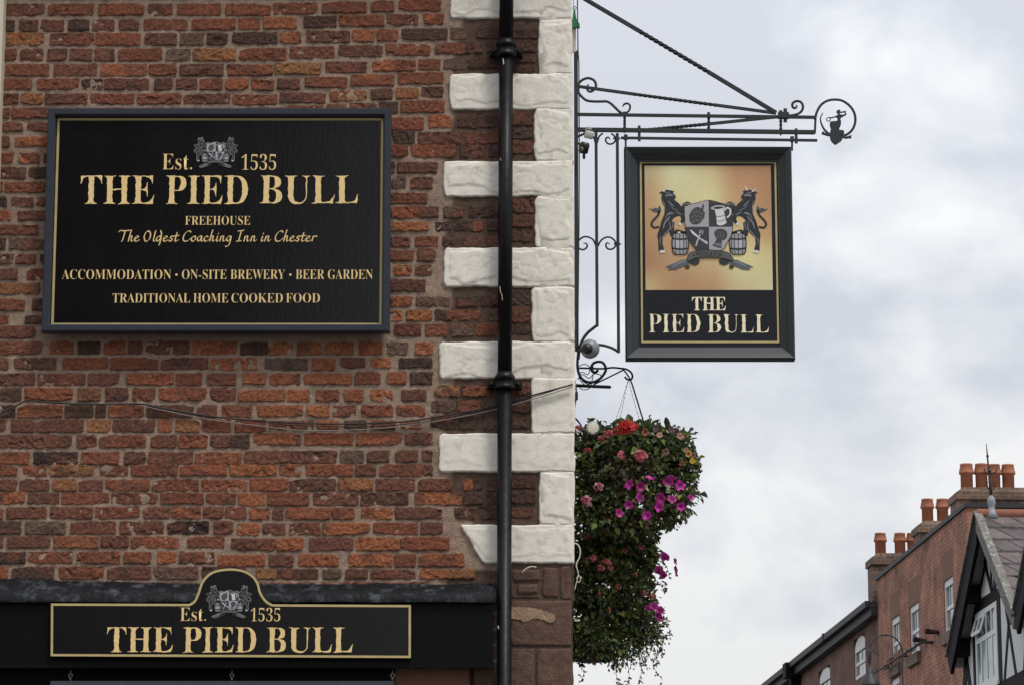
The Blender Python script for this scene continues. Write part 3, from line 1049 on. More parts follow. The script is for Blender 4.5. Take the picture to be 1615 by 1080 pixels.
GLYPH = {   # pen strokes of an informal calligraphic hand, x-height .46, capitals 1
 'T': (.62, [[(0, .84), (.10, .96), (.40, .95), (.80, .99)], [(.44, .95), (.37, .55), (.26, .06), (.20, .0)]]),
 'h': (.46, [[(.26, 1.02), (.16, .60), (.05, .0)], [(.07, .22), (.20, .46), (.29, .44), (.25, .15), (.29, .01), (.42, .12)]]),
 'e': (.40, [[(.05, .22), (.22, .30), (.28, .42), (.18, .47), (.05, .30), (.03, .08), (.14, .0), (.36, .13)]]),
 'O': (.62, [[(.38, .90), (.18, .84), (.04, .45), (.10, .06), (.24, .01), (.42, .25), (.47, .65), (.38, .92), (.26, .93)]]),
 'l': (.24, [[(.20, .94), (.13, .55), (.06, .10), (.12, .0), (.22, .10)]]),
 'd': (.48, [[(.34, .40), (.20, .47), (.04, .28), (.06, .04), (.18, .04), (.32, .36)], [(.30, .96), (.36, .70), (.32, .20), (.24, -.26), (.18, -.36)]]),
 's': (.34, [[(.30, .42), (.17, .47), (.10, .33), (.22, .18), (.17, .02), (.0, .05)]]),
 't': (.36, [[(.22, .78), (.14, .40), (.09, .08), (.15, .0), (.32, .13)], [(.0, .47), (.16, .48), (.36, .53)]]),
 'C': (.58, [[(.56, .80), (.50, .94), (.30, .86), (.10, .55), (.05, .18), (.16, .0), (.38, .06), (.60, .30)]]),
 'o': (.42, [[(.24, .46), (.10, .38), (.03, .14), (.13, .0), (.28, .12), (.32, .35), (.22, .46), (.34, .44)]]),
 'a': (.46, [[(.34, .42), (.20, .47), (.04, .26), (.07, .03), (.20, .08), (.33, .42)], [(.34, .44), (.29, .12), (.33, .0), (.44, .12)]]),
 'c': (.36, [[(.30, .38), (.20, .47), (.06, .30), (.04, .07), (.14, .0), (.34, .14)]]),
 'i': (.26, [[(.14, .46), (.06, .10), (.11, .0), (.22, .11)], [(.17, .66), (.19, .72)]]),
 'n': (.47, [[(.12, .46), (.03, .0)], [(.06, .24), (.20, .46), (.29, .44), (.25, .15), (.29, .01), (.43, .13)]]),
 'g': (.47, [[(.34, .42), (.20, .47), (.04, .26), (.07, .03), (.20, .08), (.34, .42)], [(.34, .44), (.28, .0), (.18, -.34), (.04, -.46), (-.04, -.42)]]),
 'I': (.48, [[(.32, .94), (.25, .55), (.14, .03)], [(.12, .93), (.30, .95), (.50, .98)], [(.0, .02), (.15, .02), (.32, .05)]]),
 'r': (.38, [[(.12, .46), (.03, .0)], [(.06, .22), (.18, .45), (.28, .48), (.36, .42)]]),
 ' ': (.24, [])}
def pen_part(body, px0, px1, pyt, pyb, Y, matn, parent):
    """lettering written with a broad pen held at 40 degrees"""
    X0, X1 = P(px0, pyb, Y).x, P(px1, pyb, Y).x
    Z0, Z1 = P(px0, pyb, Y).z, P(px0, pyt, Y).z
    tot = sum(GLYPH[c][0] for c in body)
    sx, sz_ = (X1 - X0) / tot, (Z1 - Z0)
    nib = Vector((math.cos(R(38)), 0, math.sin(R(38)))) * sz_ * 0.053
    thin = Vector((-math.sin(R(38)), 0, math.cos(R(38)))) * sz_ * 0.017
    m2 = MB(); x = X0; k = 0
    for c in body:
        adv, strokes = GLYPH[c]
        for st_ in strokes:
            pth = smooth_path([(q[0], q[1], 0) for q in st_], 6)
            for i in range(len(pth) - 1):
                a = Vector((x + pth[i].x * sx, Y - 0.00002 * (k % 9), Z0 + pth[i].y * sz_)); b = Vector((x + pth[i + 1].x * sx, Y - 0.00002 * (k % 9), Z0 + pth[i + 1].y * sz_))
                k += 1
                # the area swept by the nib: hull of two small parallelograms
                pts = []
                for q in (a, b):
                    for s1 in (-1, 1):
                        for s2 in (-1, 1): pts.append(q + nib * s1 + thin * s2)
                pts.sort(key=lambda p: (p.x, p.z))
                def half(ps):
                    h = []
                    for p in ps:
                        while len(h) > 1 and (h[-1].x - h[-2].x) * (p.z - h[-2].z) - (h[-1].z - h[-2].z) * (p.x - h[-2].x) <= 0: h.pop()
                        h.append(p)
                    return h
                hull = half(pts)[:-1] + half(pts[::-1])[:-1]
                m2.add(hull, [tuple(range(len(hull)))])
        x += adv * sx
    return m2.raw('lettering', matn, parent)

# ================================================================== the coat of arms, drawn on a sheet 1188 by 1080
DK, MD, LT, WH = (0.016, 0.017, 0.020), (0.075, 0.08, 0.085), (0.42, 0.41, 0.42), (0.72, 0.71, 0.68)
AX = 583.0
def crest(parent, cx, cz, scale, Y, pale_line=False):
    """cx, cz = where the sheet's axis and its y = 540 stand on the plane Y; scale = metres per sheet unit"""
    T = lambda p, lay: Vector((cx + (p[0] - AX) * scale, Y - 0.0004 * lay, cz + (540 - p[1]) * scale))
    mir = lambda pts: [(2 * AX - p[0], p[1]) for p in pts]
    def fill(m2, pts, col, lay, sm=0):
        if sm: pts = [(p.x, p.y) for p in smooth_path([(q[0], q[1], 0) for q in pts], sm, True)]
        m2.poly([T(p, lay) for p in pts], col=col)
    def stroke(m2, pts, w, col, lay, taper=False, closed=False):
        p = smooth_path([(q[0], q[1], 0) for q in pts], 5, closed)
        n = len(p)
        vs = []
        for i in range(n):
            d = (p[(i + 1) % n] - p[i - 1]) if closed else (p[min(i + 1, n - 1)] - p[max(i - 1, 0)])
            d = Vector((d.x, d.y, 0)).normalized()
            ww = w / 2 * (1 - (abs(2 * i / (n - 1) - 1) ** 3) * 0.85 if taper else 1)
            vs += [T((p[i].x - d.y * ww, p[i].y + d.x * ww), lay), T((p[i].x + d.y * ww, p[i].y - d.x * ww), lay)]
        rng = n if closed else n - 1
        m2.add(vs, [(2 * i, 2 * i + 1, 2 * ((i + 1) % n) + 1, 2 * ((i + 1) % n)) for i in range(rng)], col)
    bull = [(186, 240), (160, 233), (182, 222), (206, 214), (232, 205), (262, 210), (292, 218), (278, 230), (305, 260), (300, 285), (284, 292), (303, 302), (332, 328), (352, 352), (366, 325), (398, 308), (428, 316), (438, 342), (424, 334), (398, 345), (378, 375), (386, 400), (366, 416), (382, 445), (376, 480), (356, 505), (338, 498), (350, 460), (338, 432), (302, 440), (278, 460), (266, 482), (290, 492), (286, 540), (292, 575), (270, 622), (250, 600), (246, 570), (216, 600), (190, 622), (186, 680), (202, 736), (154, 740), (150, 640), (144, 600), (160, 550), (180, 480), (205, 420), (214, 360), (194, 330), (180, 280)]
    horns = [[(178, 178), (188, 203), (216, 218), (204, 226), (184, 207)], [(265, 168), (271, 192), (256, 212), (243, 206), (258, 188)]]
    hooves = [[(164, 738), (204, 734), (212, 756), (168, 762)], [(328, 488), (352, 500), (346, 522), (324, 512)], [(400, 330), (432, 318), (440, 345), (408, 352)]]
    tail = [(158, 530), (118, 538), (95, 512), (108, 478), (150, 430), (166, 390)]
    tuft = [(68, 366), (98, 378), (130, 362), (148, 374), (164, 338), (180, 386), (152, 410), (108, 396)]
    shine = [([(222, 432), (256, 412), (284, 412)], 16), ([(196, 552), (206, 500), (238, 462), (250, 432)], 13), ([(178, 640), (212, 590), (252, 545), (246, 480)], 9), ([(216, 262), (246, 250), (284, 258)], 20), ([(236, 300), (262, 330), (290, 352)], 10), ([(370, 350), (386, 330), (410, 326)], 9), ([(300, 400), (330, 412), (356, 430)], 8), ([(168, 690), (166, 650), (176, 620)], 7), ([(196, 300), (208, 350), (206, 400)], 6), ([(214, 470), (224, 430), (236, 412)], 7), ([(262, 560), (276, 520), (272, 490)], 6), ([(250, 340), (286, 372), (330, 392)], 6), ([(212, 240), (226, 230), (262, 228)], 6)]
    line = (0.34, 0.33, 0.30)
    for side in (0, 1):
        q = (lambda pts: pts) if side == 0 else mir
        m2 = MB()
        if pale_line:
            stroke(m2, q(bull), 15, line, 1, closed=True); stroke(m2, q(tail), 34, line, 1); stroke(m2, q(tuft), 14, line, 1, closed=True)
        stroke(m2, q(tail), 19, DK, 2); fill(m2, q(tuft), MD if not pale_line else DK, 2)
        fill(m2, q(bull), DK, 3)
        for pts, w in shine: stroke(m2, q(pts), w, (0.20, 0.22, 0.24), 4, taper=True)
        for h in horns: fill(m2, q(h), WH, 5)
        for h in hooves[:2]: fill(m2, q(h), WH, 5)
        fill(m2, q(hooves[2]), (0.40, 0.33, 0.22), 5)
        m2.raw('bull', 'print', parent)
        m2 = MB()
        barrel = [(290, 588), (392, 588), (408, 640), (407, 705), (388, 768), (290, 768), (271, 715), (270, 640)]
        if pale_line: stroke(m2, q(barrel), 12, line, 4, closed=True)
        fill(m2, q(barrel), (0.33, 0.33, 0.34), 5)
        fill(m2, q([(300, 640), (330, 632), (334, 716), (304, 716)]), (0.5, 0.5, 0.52), 6)
        fill(m2, q([(336, 640), (362, 634), (362, 716), (338, 716)]), (0.44, 0.44, 0.47), 6)
        for x in (300, 334, 364, 386): stroke(m2, q([(x, 592), (x + (x - 340) * 0.12, 680), (x, 766)]), 5, DK, 7)
        for y in (632, 718): stroke(m2, q([(270, y), (340, y + 9), (408, y)]), 13, DK, 8)
        stroke(m2, q(barrel), 9, DK, 8, closed=True)
        stroke(m2, q([(286, 588), (310, 566), (340, 572), (394, 588)]), 20, DK, 8)
        stroke(m2, q([(318, 580), (340, 582)]), 12, WH, 9)
        m2.raw('barrel', 'print', parent)
    m2 = MB()
    shield = [(378, 356), (470, 326), (AX, 298), (696, 326), (790, 356), (786, 520), (776, 590), (745, 655), (690, 735), (480, 735), (420, 655), (392, 590), (382, 520)]
    if pale_line: stroke(m2, shield, 14, WH, 5, closed=True)
    G1, G2 = (0.40, 0.385, 0.39), (0.035, 0.035, 0.042)
    fill(m2, [(378, 356), (470, 326), (AX, 298), (AX, 532), (383, 532)], G1, 9)
    fill(m2, mir([(378, 356), (470, 326), (AX, 298), (AX, 532), (383, 532)]), G2, 9)
    fill(m2, [(383, 532), (AX, 532), (AX, 738), (480, 738), (420, 655), (392, 590)], G2, 9)
    fill(m2, mir([(383, 532), (AX, 532), (AX, 738), (480, 738), (420, 655), (392, 590)]), G1, 9)
    stroke(m2, shield, 5, DK, 10, closed=True)
    m2.raw('shield', 'print', parent)
    m2 = MB()
    hop = [(440, 385), (470, 362), (500, 358), (520, 372), (535, 330), (545, 345), (535, 388), (552, 410), (545, 450), (530, 470), (512, 496), (480, 512), (440, 508), (420, 480), (416, 430)]
    fill(m2, hop, (0.05, 0.05, 0.055), 11)
    for (x, y) in ((456, 400), (490, 395), (522, 410), (446, 440), (480, 432), (514, 440), (450, 478), (486, 470), (505, 466)):
        stroke(m2, [(x - 14, y - 6), (x, y + 14), (x + 14, y - 6)], 6, (0.17, 0.17, 0.175), 12)
    wheat = [(628, 585), (650, 556), (690, 550), (725, 565), (740, 600), (722, 640), (690, 650), (650, 640), (636, 615)]
    fill(m2, wheat, (0.05, 0.05, 0.055), 11, 3)
    fill(m2, [(648, 636), (692, 640), (688, 716), (656, 712), (612, 694), (634, 668)], (0.055, 0.055, 0.06), 12)
    fill(m2, [(640, 672), (688, 676), (684, 706), (650, 702), (624, 690)], (0.17, 0.17, 0.175), 13)
    for x in (655, 675, 700): stroke(m2, [(x, 570), (x + 6, 600), (x - 2, 632)], 5, (0.15, 0.15, 0.155), 13)
    fill(m2, [(636, 384), (712, 368), (716, 420), (724, 450), (734, 496), (712, 514), (676, 522), (650, 510), (648, 450)], WH, 11)
    stroke(m2, [(610, 366), (650, 350), (706, 352), (714, 366), (660, 382), (612, 374)], 8, WH, 12, closed=True)
    stroke(m2, [(718, 388), (740, 366), (766, 380), (764, 424), (738, 452)], 14, WH, 12)
    for y in (430, 470): stroke(m2, [(646, y + 12), (690, y + 10), (726, y - 6)], 5, (0.20, 0.20, 0.21), 13)
    fill(m2, [(420, 556), (436, 562), (500, 620), (494, 632), (440, 592)], WH, 11)
    fill(m2, [(500, 624), (568, 662), (574, 684), (556, 682), (494, 634)], (0.5, 0.5, 0.52), 11)
    stroke(m2, [(470, 700), (490, 640), (512, 590)], 12, (0.5, 0.5, 0.52), 12)
    stroke(m2, [(506, 600), (512, 560)], 20, (0.3, 0.3, 0.32), 12); stroke(m2, [(526, 600), (532, 560)], 10, (0.3, 0.3, 0.32), 12)
    m2.raw('shield_charge', 'print', parent)
    m2 = MB()
    band = [(400, 812), (404, 780), (430, 756), (500, 742), (AX, 736), (666, 742), (736, 756), (762, 780), (784, 812), (780, 830), (700, 806), (640, 800), (AX, 798), (526, 800), (466, 806), (405, 832)]
    fold = [(405, 826), (470, 808), (502, 818), (496, 852), (464, 868), (424, 856)]
    tail_r = [(402, 816), (344, 822), (270, 856), (206, 882), (252, 888), (230, 908), (300, 904), (366, 874), (414, 858)]
    curl = [(372, 872), (400, 866), (418, 878), (408, 898), (382, 896)]
    for q in ((lambda p: p), mir):
        if pale_line: stroke(m2, q(tail_r), 12, line, 5, closed=True)
        fill(m2, q(tail_r), (0.10, 0.115, 0.13), 6)
        stroke(m2, q([(396, 830), (330, 846), (262, 884)]), 18, (0.20, 0.215, 0.225), 7, taper=True)
        fill(m2, q(fold), (0.025, 0.027, 0.03), 8)
        fill(m2, q(curl), (0.04, 0.03, 0.022), 8)
    if pale_line: stroke(m2, band, 12, line, 9, closed=True)
    fill(m2, band, (0.105, 0.10, 0.098), 14)
    stroke(m2, band, 6, DK, 15, closed=True)
    m2.raw('ribbon', 'print', parent)
    if scale > 0.0004:
        m2 = MB()
        # the date in capitals along the ribbon
        x = 452
        seq = [('.', 0), ('M', 44), ('D', 32), ('X', 34), ('X', 34), ('X', 34), ('V', 32), ('.', 0)]
        seg = {'M': [[(0, 40), (4, 0), (16, 26), (28, 0), (34, 40)]], 'D': [[(2, 0), (2, 40)], [(2, 0), (20, 6), (22, 30), (2, 40)]], 'X': [[(0, 0), (26, 40)], [(26, 0), (0, 40)]], 'V': [[(0, 0), (13, 40), (26, 0)]]}
        for ch, adv in seq:
            yb = 756 - 10 * math.cos((x - AX) / 190 * 1.4) + 4
            if ch == '.':
                fill(m2, [(x - 10, yb + 26), (x, yb + 15), (x + 10, yb + 26), (x, yb + 36)], DK, 16); x += 22
            else:
                for st_ in seg[ch]:
                    for a, b in zip(st_, st_[1:]):
                        m2.add([T((x + a[0] - 3, yb + a[1]), 16), T((x + a[0] + 3, yb + a[1]), 16), T((x + b[0] + 3, yb + b[1]), 16), T((x + b[0] - 3, yb + b[1]), 16)], [(0, 1, 2, 3)], DK)
                x += adv
        m2.raw('ribbon_date', 'print', parent)

# ================================================================== the large sign on the wall
WF = D - 0.105
WP = D - 0.073
sx0 = (P(75.2, 172.3, WF).x + P(66, 523.5, WF).x) / 2
sx1 = (P(617, 169.7, WF).x + P(614.4, 522, WF).x) / 2
sz1 = P(345, 171, WF).z; sz0 = P(340, 522.8, WF).z
ws = empty('wall_sign', ((sx0 + sx1) / 2, WF, sz0), 'wide black wall sign in a slate blue frame with gold lettering on the brick wall', 'sign')
mb = MB()
mb.frame(sx0, sx1, sz0, sz1, [(0, -0.06), (0, 0.0), (0.006, 0.006), (0.030, 0.006), (0.036, 0.0), (0.039, -0.031), (0.06, -0.06)], WF)
mb.build('frame', 'frame_paint', ws)
mb = MB(); mb.box((sx0 + 0.034, WP, sz0 + 0.034), (sx1 - 0.034, WP + 0.02, sz1 - 0.034)); mb.build('panel', 'gloss_black', ws)
gx0 = (P(89.5, 190, WP).x + P(82, 512, WP).x) / 2; gx1 = (P(605, 187, WP).x + P(601.5, 511, WP).x) / 2
gz1 = P(345, 187, WP).z; gz0 = P(345, 513.3, WP).z
mb = MB(); mb.frame(gx0, gx1, gz0, gz1, [(0, 0.0), (0, 0.0015), (0.0115, 0.0015), (0.0115, 0.0)], WP); mb.build('gold_border', 'gold_line', ws)
LY = WP - 0.0018
text_part('Est.', 256, 303, 243.2, 268, LY, 'gold_leaf', ws, offset=-0.012)
text_part('1535', 381, 435.5, 243.5, 268.5, LY, 'gold_leaf', ws, offset=-0.018)
text_part('THE', 127, 243.5, 277.5, 322, LY, 'gold_leaf', ws, rough=0.0038, offset=-0.006, seed=1)
text_part('PIED', 262, 391, 277.5, 322, LY, 'gold_leaf', ws, rough=0.0038, offset=-0.006, seed=2)
text_part('BULL', 410.5, 565, 277.5, 322.5, LY, 'gold_leaf', ws, rough=0.0038, offset=-0.006, seed=3)
text_part('FREEHOUSE', 292, 394.5, 341, 355.2, LY, 'gold_leaf', ws, offset=-0.012)
pen_part('The Oldest Coaching Inn in Chester', 187, 500, 363.5, 381, LY, 'gold_leaf', ws)
text_part('ACCOMMODATION', 97.5, 270, 425.3, 440.6, LY, 'gold_leaf', ws, offset=-0.012)
text_part('ON-SITE BREWERY', 287, 449.5, 425.3, 440.6, LY, 'gold_leaf', ws, offset=-0.012)
text_part('BEER GARDEN', 466.5, 588, 425.3, 440.6, LY, 'gold_leaf', ws, offset=-0.012)
text_part('TRADITIONAL', 177.5, 300, 462.8, 477.6, LY, 'gold_leaf', ws, offset=-0.012)
text_part('HOME', 305, 360, 462.8, 477.6, LY, 'gold_leaf', ws, offset=-0.012)
text_part('COOKED', 365, 446, 462.8, 477.6, LY, 'gold_leaf', ws, offset=-0.012)
text_part('FOOD', 451, 504.5, 462.8, 477.6, LY, 'gold_leaf', ws, offset=-0.012)
for x in (278.3, 458):
    mb = MB()
    c = P(x, 433.5, LY)
    mb.add([c + Vector((math.cos(a * math.pi / 6), 0, math.sin(a * math.pi / 6))) * 0.0062 for a in range(12)], [tuple(range(12))])
    mb.raw('separator_dot', 'gold_leaf', ws)
c = P(340, 240.5, LY)
crest(ws, c.x, c.z, 70 / 319.5 / 1022, WP - 0.0012, True)

# ================================================================== the small sign over the shopfront, with an arched top
NY = FY - 0.034
GY = NY - 0.002
top_edge = [(80, 950.5), (298, 951.2), (306, 945.6), (312, 931.7), (317.5, 916.4), (328.6, 903.9), (342.5, 897.6), (363.3, 895.2), (382.8, 897.6), (398, 905.3), (407.8, 917.8), (412, 933), (420.3, 945.6), (430, 951.8), (648.5, 953)]
edge_px = [(p.x, p.y) for p in [Vector((80, 950.5, 0))] + smooth_path([(x, y, 0) for x, y in top_edge[1:-1]], 4) + [Vector((648.5, 953, 0))]]
outl = [(79.5, 1034.5)] + edge_px + [(648.3, 1037.3)]
fs = empty('fascia_sign', (P(364, 1036, NY).x, NY, P(364, 1036, NY).z), 'small black sign with an arched top and gold outline on the shopfront board', 'sign')
mb = MB()
mb.poly([P(x, y, NY) for x, y in outl], 0.030)
mb.build('panel', 'gloss_black_small', fs)
mb = MB()
n = len(outl)
vs_ = []
ctr = Vector((364, 985, 0))
for i in range(n):
    a, b, c = Vector((*outl[i - 1], 0)), Vector((*outl[i], 0)), Vector((*outl[(i + 1) % n], 0))
    d1, d2 = (b - a).normalized(), (c - b).normalized()
    n1, n2 = Vector((-d1.y, d1.x, 0)), Vector((-d2.y, d2.x, 0))
    m_ = (n1 + n2); m_ = m_ / max(0.3, m_.length_squared) * 2
    o_, i_ = b + m_ * 0.4, b + m_ * 4.0
    vs_ += [P(o_.x, o_.y, GY), P(i_.x, i_.y, GY)]
mb.add(vs_, [(2 * i, 2 * i + 1, 2 * ((i + 1) % n) + 1, 2 * ((i + 1) % n)) for i in range(n)])
mb.raw('gold_border', 'gold_line', fs)
text_part('Est.', 284, 325, 957.5, 978.7, GY, 'gold_leaf', fs, offset=-0.012)
text_part('1535', 395.5, 442, 957.8, 979.2, GY, 'gold_leaf', fs, offset=-0.018)
text_part('THE', 169, 272.5, 988.5, 1027.5, GY, 'gold_leaf', fs, rough=0.0036, offset=-0.006, seed=4)
text_part('PIED', 289, 404, 988.5, 1028, GY, 'gold_leaf', fs, rough=0.0036, offset=-0.006, seed=5)
text_part('BULL', 421, 556.5, 989, 1029, GY, 'gold_leaf', fs, rough=0.0036, offset=-0.006, seed=6)
c = P(361, 947.5, GY)
crest(fs, c.x, c.z, 70 / 319.5 / 1022, NY - 0.0016, True)

# ---- the board hung below it on three hooks
HY = FY + 0.03
hb = empty('hanging_board', (P(350, 1090, HY).x, HY, P(350, 1110, HY).z), 'grey slate coloured board hanging on three small chains under the shopfront sign', 'board')
mb = MB()
a, b = P(80, 1073.5, HY), P(621, 1073.5, HY)
mb.box((a.x, HY - 0.012, a.z - 0.30), (b.x, HY + 0.012, a.z)); mb.build('panel', 'slate_board', hb)
for hx in (111.5, 366, 621):
    mb = MB()
    ztop = fz0 - 0.018
    x = P(hx if hx < 600 else 619, 1055, HY).x
    zb_ = a.z
    mb.tube([(x, HY, ztop), (x, HY, ztop - 0.022)], 0.0022, 6)
    L = ztop - 0.020 - zb_
    cz = ztop - 0.022 - L * 0.24
    mb.tube([Vector((x + 0.0085 * math.cos(t * math.pi / 8), HY, cz + L * 0.24 * math.sin(t * math.pi / 8))) for t in range(16)], 0.0024, 6, True)
    cz2 = cz - L * 0.40
    mb.tube([Vector((x + 0.002 * math.cos(t * math.pi / 6), HY + 0.007 * math.cos(t * math.pi / 6), cz2 + L * 0.20 * math.sin(t * math.pi / 6))) for t in range(12)], 0.0024, 6, True)
    mb.tube([(x, HY, cz2 - L * 0.16), (x, HY, zb_ - 0.004)], 0.0024, 6)
    mb.build('chain', 'steel', hb)

# ================================================================== cables slung across the wall
def cable(name, pts, r, matn, label, Y=D - 0.022, n=6):
    m2 = MB()
    m2.tube(smooth_path([P(p[0], p[1], Y - (p[2] if len(p) > 2 else 0)) for p in pts], 6), r, n)
    return tag(m2.build(name, matn), label, 'cable')
cable('wall_cable', [(-30, 668), (0, 652), (22, 641), (43, 631), (70, 633.5), (140, 637), (218, 636.5), (245, 641), (300, 651), (350, 658), (400, 662), (480, 667), (560, 667.5), (640, 664), (700, 655), (760, 644), (800, 634, 0.01), (850, 620, 0.012), (903, 606, 0.012)], 0.0040, 'cable_black', 'thick dark cable sagging across the brick wall under the big sign')
cable('wall_cable', [(218, 638), (260, 647), (320, 659), (400, 670), (470, 677.5), (540, 678), (620, 673), (700, 661.5), (760, 650), (800, 640, 0.01), (850, 626, 0.012), (904, 609, 0.012)], 0.0022, 'cable_grey', 'thin pale grey cable sagging just below the thick dark one')
cable('wall_cable', [(300, 653), (380, 661), (440, 668), (520, 672), (600, 671), (660, 666), (720, 655), (785, 641), (850, 622.5, 0.012), (903, 605, 0.012)], 0.0024, 'cable_black', 'thin dark cable between the thick dark one and the pale one')

# ================================================================== wrought iron bracket on the flank, just behind the corner
BY = D + 0.35
B = lambda x, y, o=0.0: P(x, y, BY + o)
br = empty('sign_bracket', (B(905, 380).x, BY, B(905, 540).z), 'black wrought iron sign bracket with twisted stays and scrolls beside the white corner', 'bracket')
M_ = 1 / 326.0                          # metres per pixel at the bracket
def irons(name, items, parent=br, matn='sign_iron'):
    m2 = MB()
    for it in items:
        kind, pts, w = it[0], it[1], it[2]
        if kind == 'bar': m2.bar(B(*pts[0]), B(*pts[1]), w * M_, (it[3] if len(it) > 3 else w) * M_, up=Vector((0, 1, 0)))
        if kind == 'twist':
            a, b = B(*pts[0]), B(*pts[1]); L = (b - a).length
            m2.bar(a, b, w * M_, w * M_, up=Vector((0, 1, 0)), twist=it[3], seg=max(8, int(it[3] / 0.35)))
        if kind == 'scroll':
            p = [B(x, y) for x, y in [(q.x, q.y) for q in smooth_path([(a, b, 0) for a, b in pts], 7)]]
            n = len(p)
            tp = it[3] if len(it) > 3 else (0.55, 0.55)
            rr = []
            for i in range(n):
                t = i / (n - 1)
                k = min(1, tp[0] + t * 3, tp[1] + (1 - t) * 3)
                rr.append(w * M_ / 2 * k)
            m2.tube(p, rr, 8)
    return m2.build(name, matn, parent)
irons('back_plate', [('bar', [(908.2, 82), (909.5, 548)], 6.5, 14)])
irons('rail', [('bar', [(906, 181), (1286, 185.6)], 4.8)])
irons('rail', [('bar', [(906, 205), (1285, 209.2)], 6.4)])
irons('stay', [('bar', [(846, -46), (1010, 50.5)], 6.0), ('twist', [(1009, 50), (1117, 114)], 5.6, 22), ('bar', [(1116, 113.4), (1224, 178.5)], 6.0)])
irons('stay', [('bar', [(913, 137), (1000, 149)], 4.6), ('twist', [(999, 148.9), (1130, 166.5)], 4.4, 26), ('bar', [(1129, 166.3), (1224, 179)], 4.6)])
irons('stay', [('twist', [(1002, 207), (1110, 196.8)], 4.4, 24), ('bar', [(1109, 196.9), (1224, 185)], 4.6)])
for x, y0, y1 in ((985, 177, 210), (1117.6, 178, 211), (1231.3, 175, 214)):
    irons('tie_rod', [('twist', [(x, y0 + 3), (x, y1 - 3)], 3.6, 9), ('bar', [(x, y0), (x, y0 + 7)], 5), ('bar', [(x, y1 - 8), (x, y1 - 3)], 5.4), ('bar', [(x, y1 - 3), (x, y1)], 2.6)])
irons('clamp', [('bar', [(1238.4, 172), (1238.4, 193)], 5.6), ('bar', [(1227, 182.5), (1244, 183)], 10)])
irons('scroll', [('scroll', [(928.5, 133.5), (925.5, 138), (927, 143.5), (932, 145), (937.5, 141), (940, 135.5), (937, 127.5), (928, 123.8), (918, 127), (911.4, 135), (911.7, 145), (917.5, 153), (925.6, 159), (936.5, 160.5), (948, 160.6), (957, 160.6), (963.5, 164), (970, 170), (978, 177.5), (985.5, 180.5)], 4.4, (0.5, 1.0))])
irons('scroll', [('scroll', [(985.5, 180), (992, 175), (993.8, 168), (990, 163.7), (984.5, 165), (982, 169)], 3.4, (1.0, 0.45))])
irons('scroll', [('scroll', [(1243, 183), (1256, 181), (1263.5, 176.5), (1266.5, 169), (1263.5, 162), (1257.5, 159.8), (1251, 162.5), (1249.6, 167.5), (1252.5, 171), (1256.4, 169.5), (1256, 166)], 4.2, (1.0, 0.45))])
irons('hanging_rail', [('bar', [(979, 218), (1289, 222)], 4.0)])
for x, y0, y1 in ((1008, 199, 223), (1255.5, 203.5, 226.5)):
    irons('clamp', [('bar', [(x, y0), (x + 0.3, y1)], 4.6)])
for x, y0, y1 in ((986.8, 213, 238), (1249.2, 216, 238)):
    irons('sign_strap', [('bar', [(x, y0), (x, y0 + 8)], 6), ('bar', [(x, y0 + 7), (x, y1)], 3.2)])
irons('upright', [('bar', [(940, 208), (941.8, 515)], 5.0), ('scroll', [(941.8, 513), (934, 519), (926, 526), (919, 536), (914, 549), (912, 566)], 5.0, (1, 1))])
irons('upright', [('bar', [(973.5, 211), (975.6, 556)], 5.0), ('scroll', [(975.8, 555), (967, 549.5), (959, 546.4), (950, 544.2), (941, 543.6), (925, 545), (912, 549)], 4.6, (1, 1))])
irons('scroll', [('scroll', [(939, 226), (935.5, 215.5), (927, 210), (920, 208)], 3, (1, 0.6)), ('scroll', [(942, 226), (945, 216), (951, 210.5)], 3, (1, 0.6))])
irons('scroll', [('scroll', [(964, 211), (969.6, 216), (970.6, 222), (966, 227), (959.5, 227.3), (955.4, 223), (956, 218.4), (960, 217.4), (962, 220.5)], 3, (1, 0.5)), ('bar', [(967, 218.7), (978, 219)], 3)])
irons('scroll', [('scroll', [(940.5, 390), (936, 379.5), (929, 374.6), (921, 374), (914, 378.5), (910.4, 386), (914, 392.6), (921, 394), (926, 389.5), (924.6, 384.6), (920, 384)], 3, (1, 0.5))])
irons('scroll', [('scroll', [(943, 389), (947.6, 380), (956, 374.6), (964, 375.4), (970, 381), (971.2, 387.4), (966, 393), (959, 393), (955.6, 388), (957.6, 383.4), (961.6, 385.6)], 3, (1, 0.5)), ('bar', [(968, 385), (979, 385.4)], 3)])
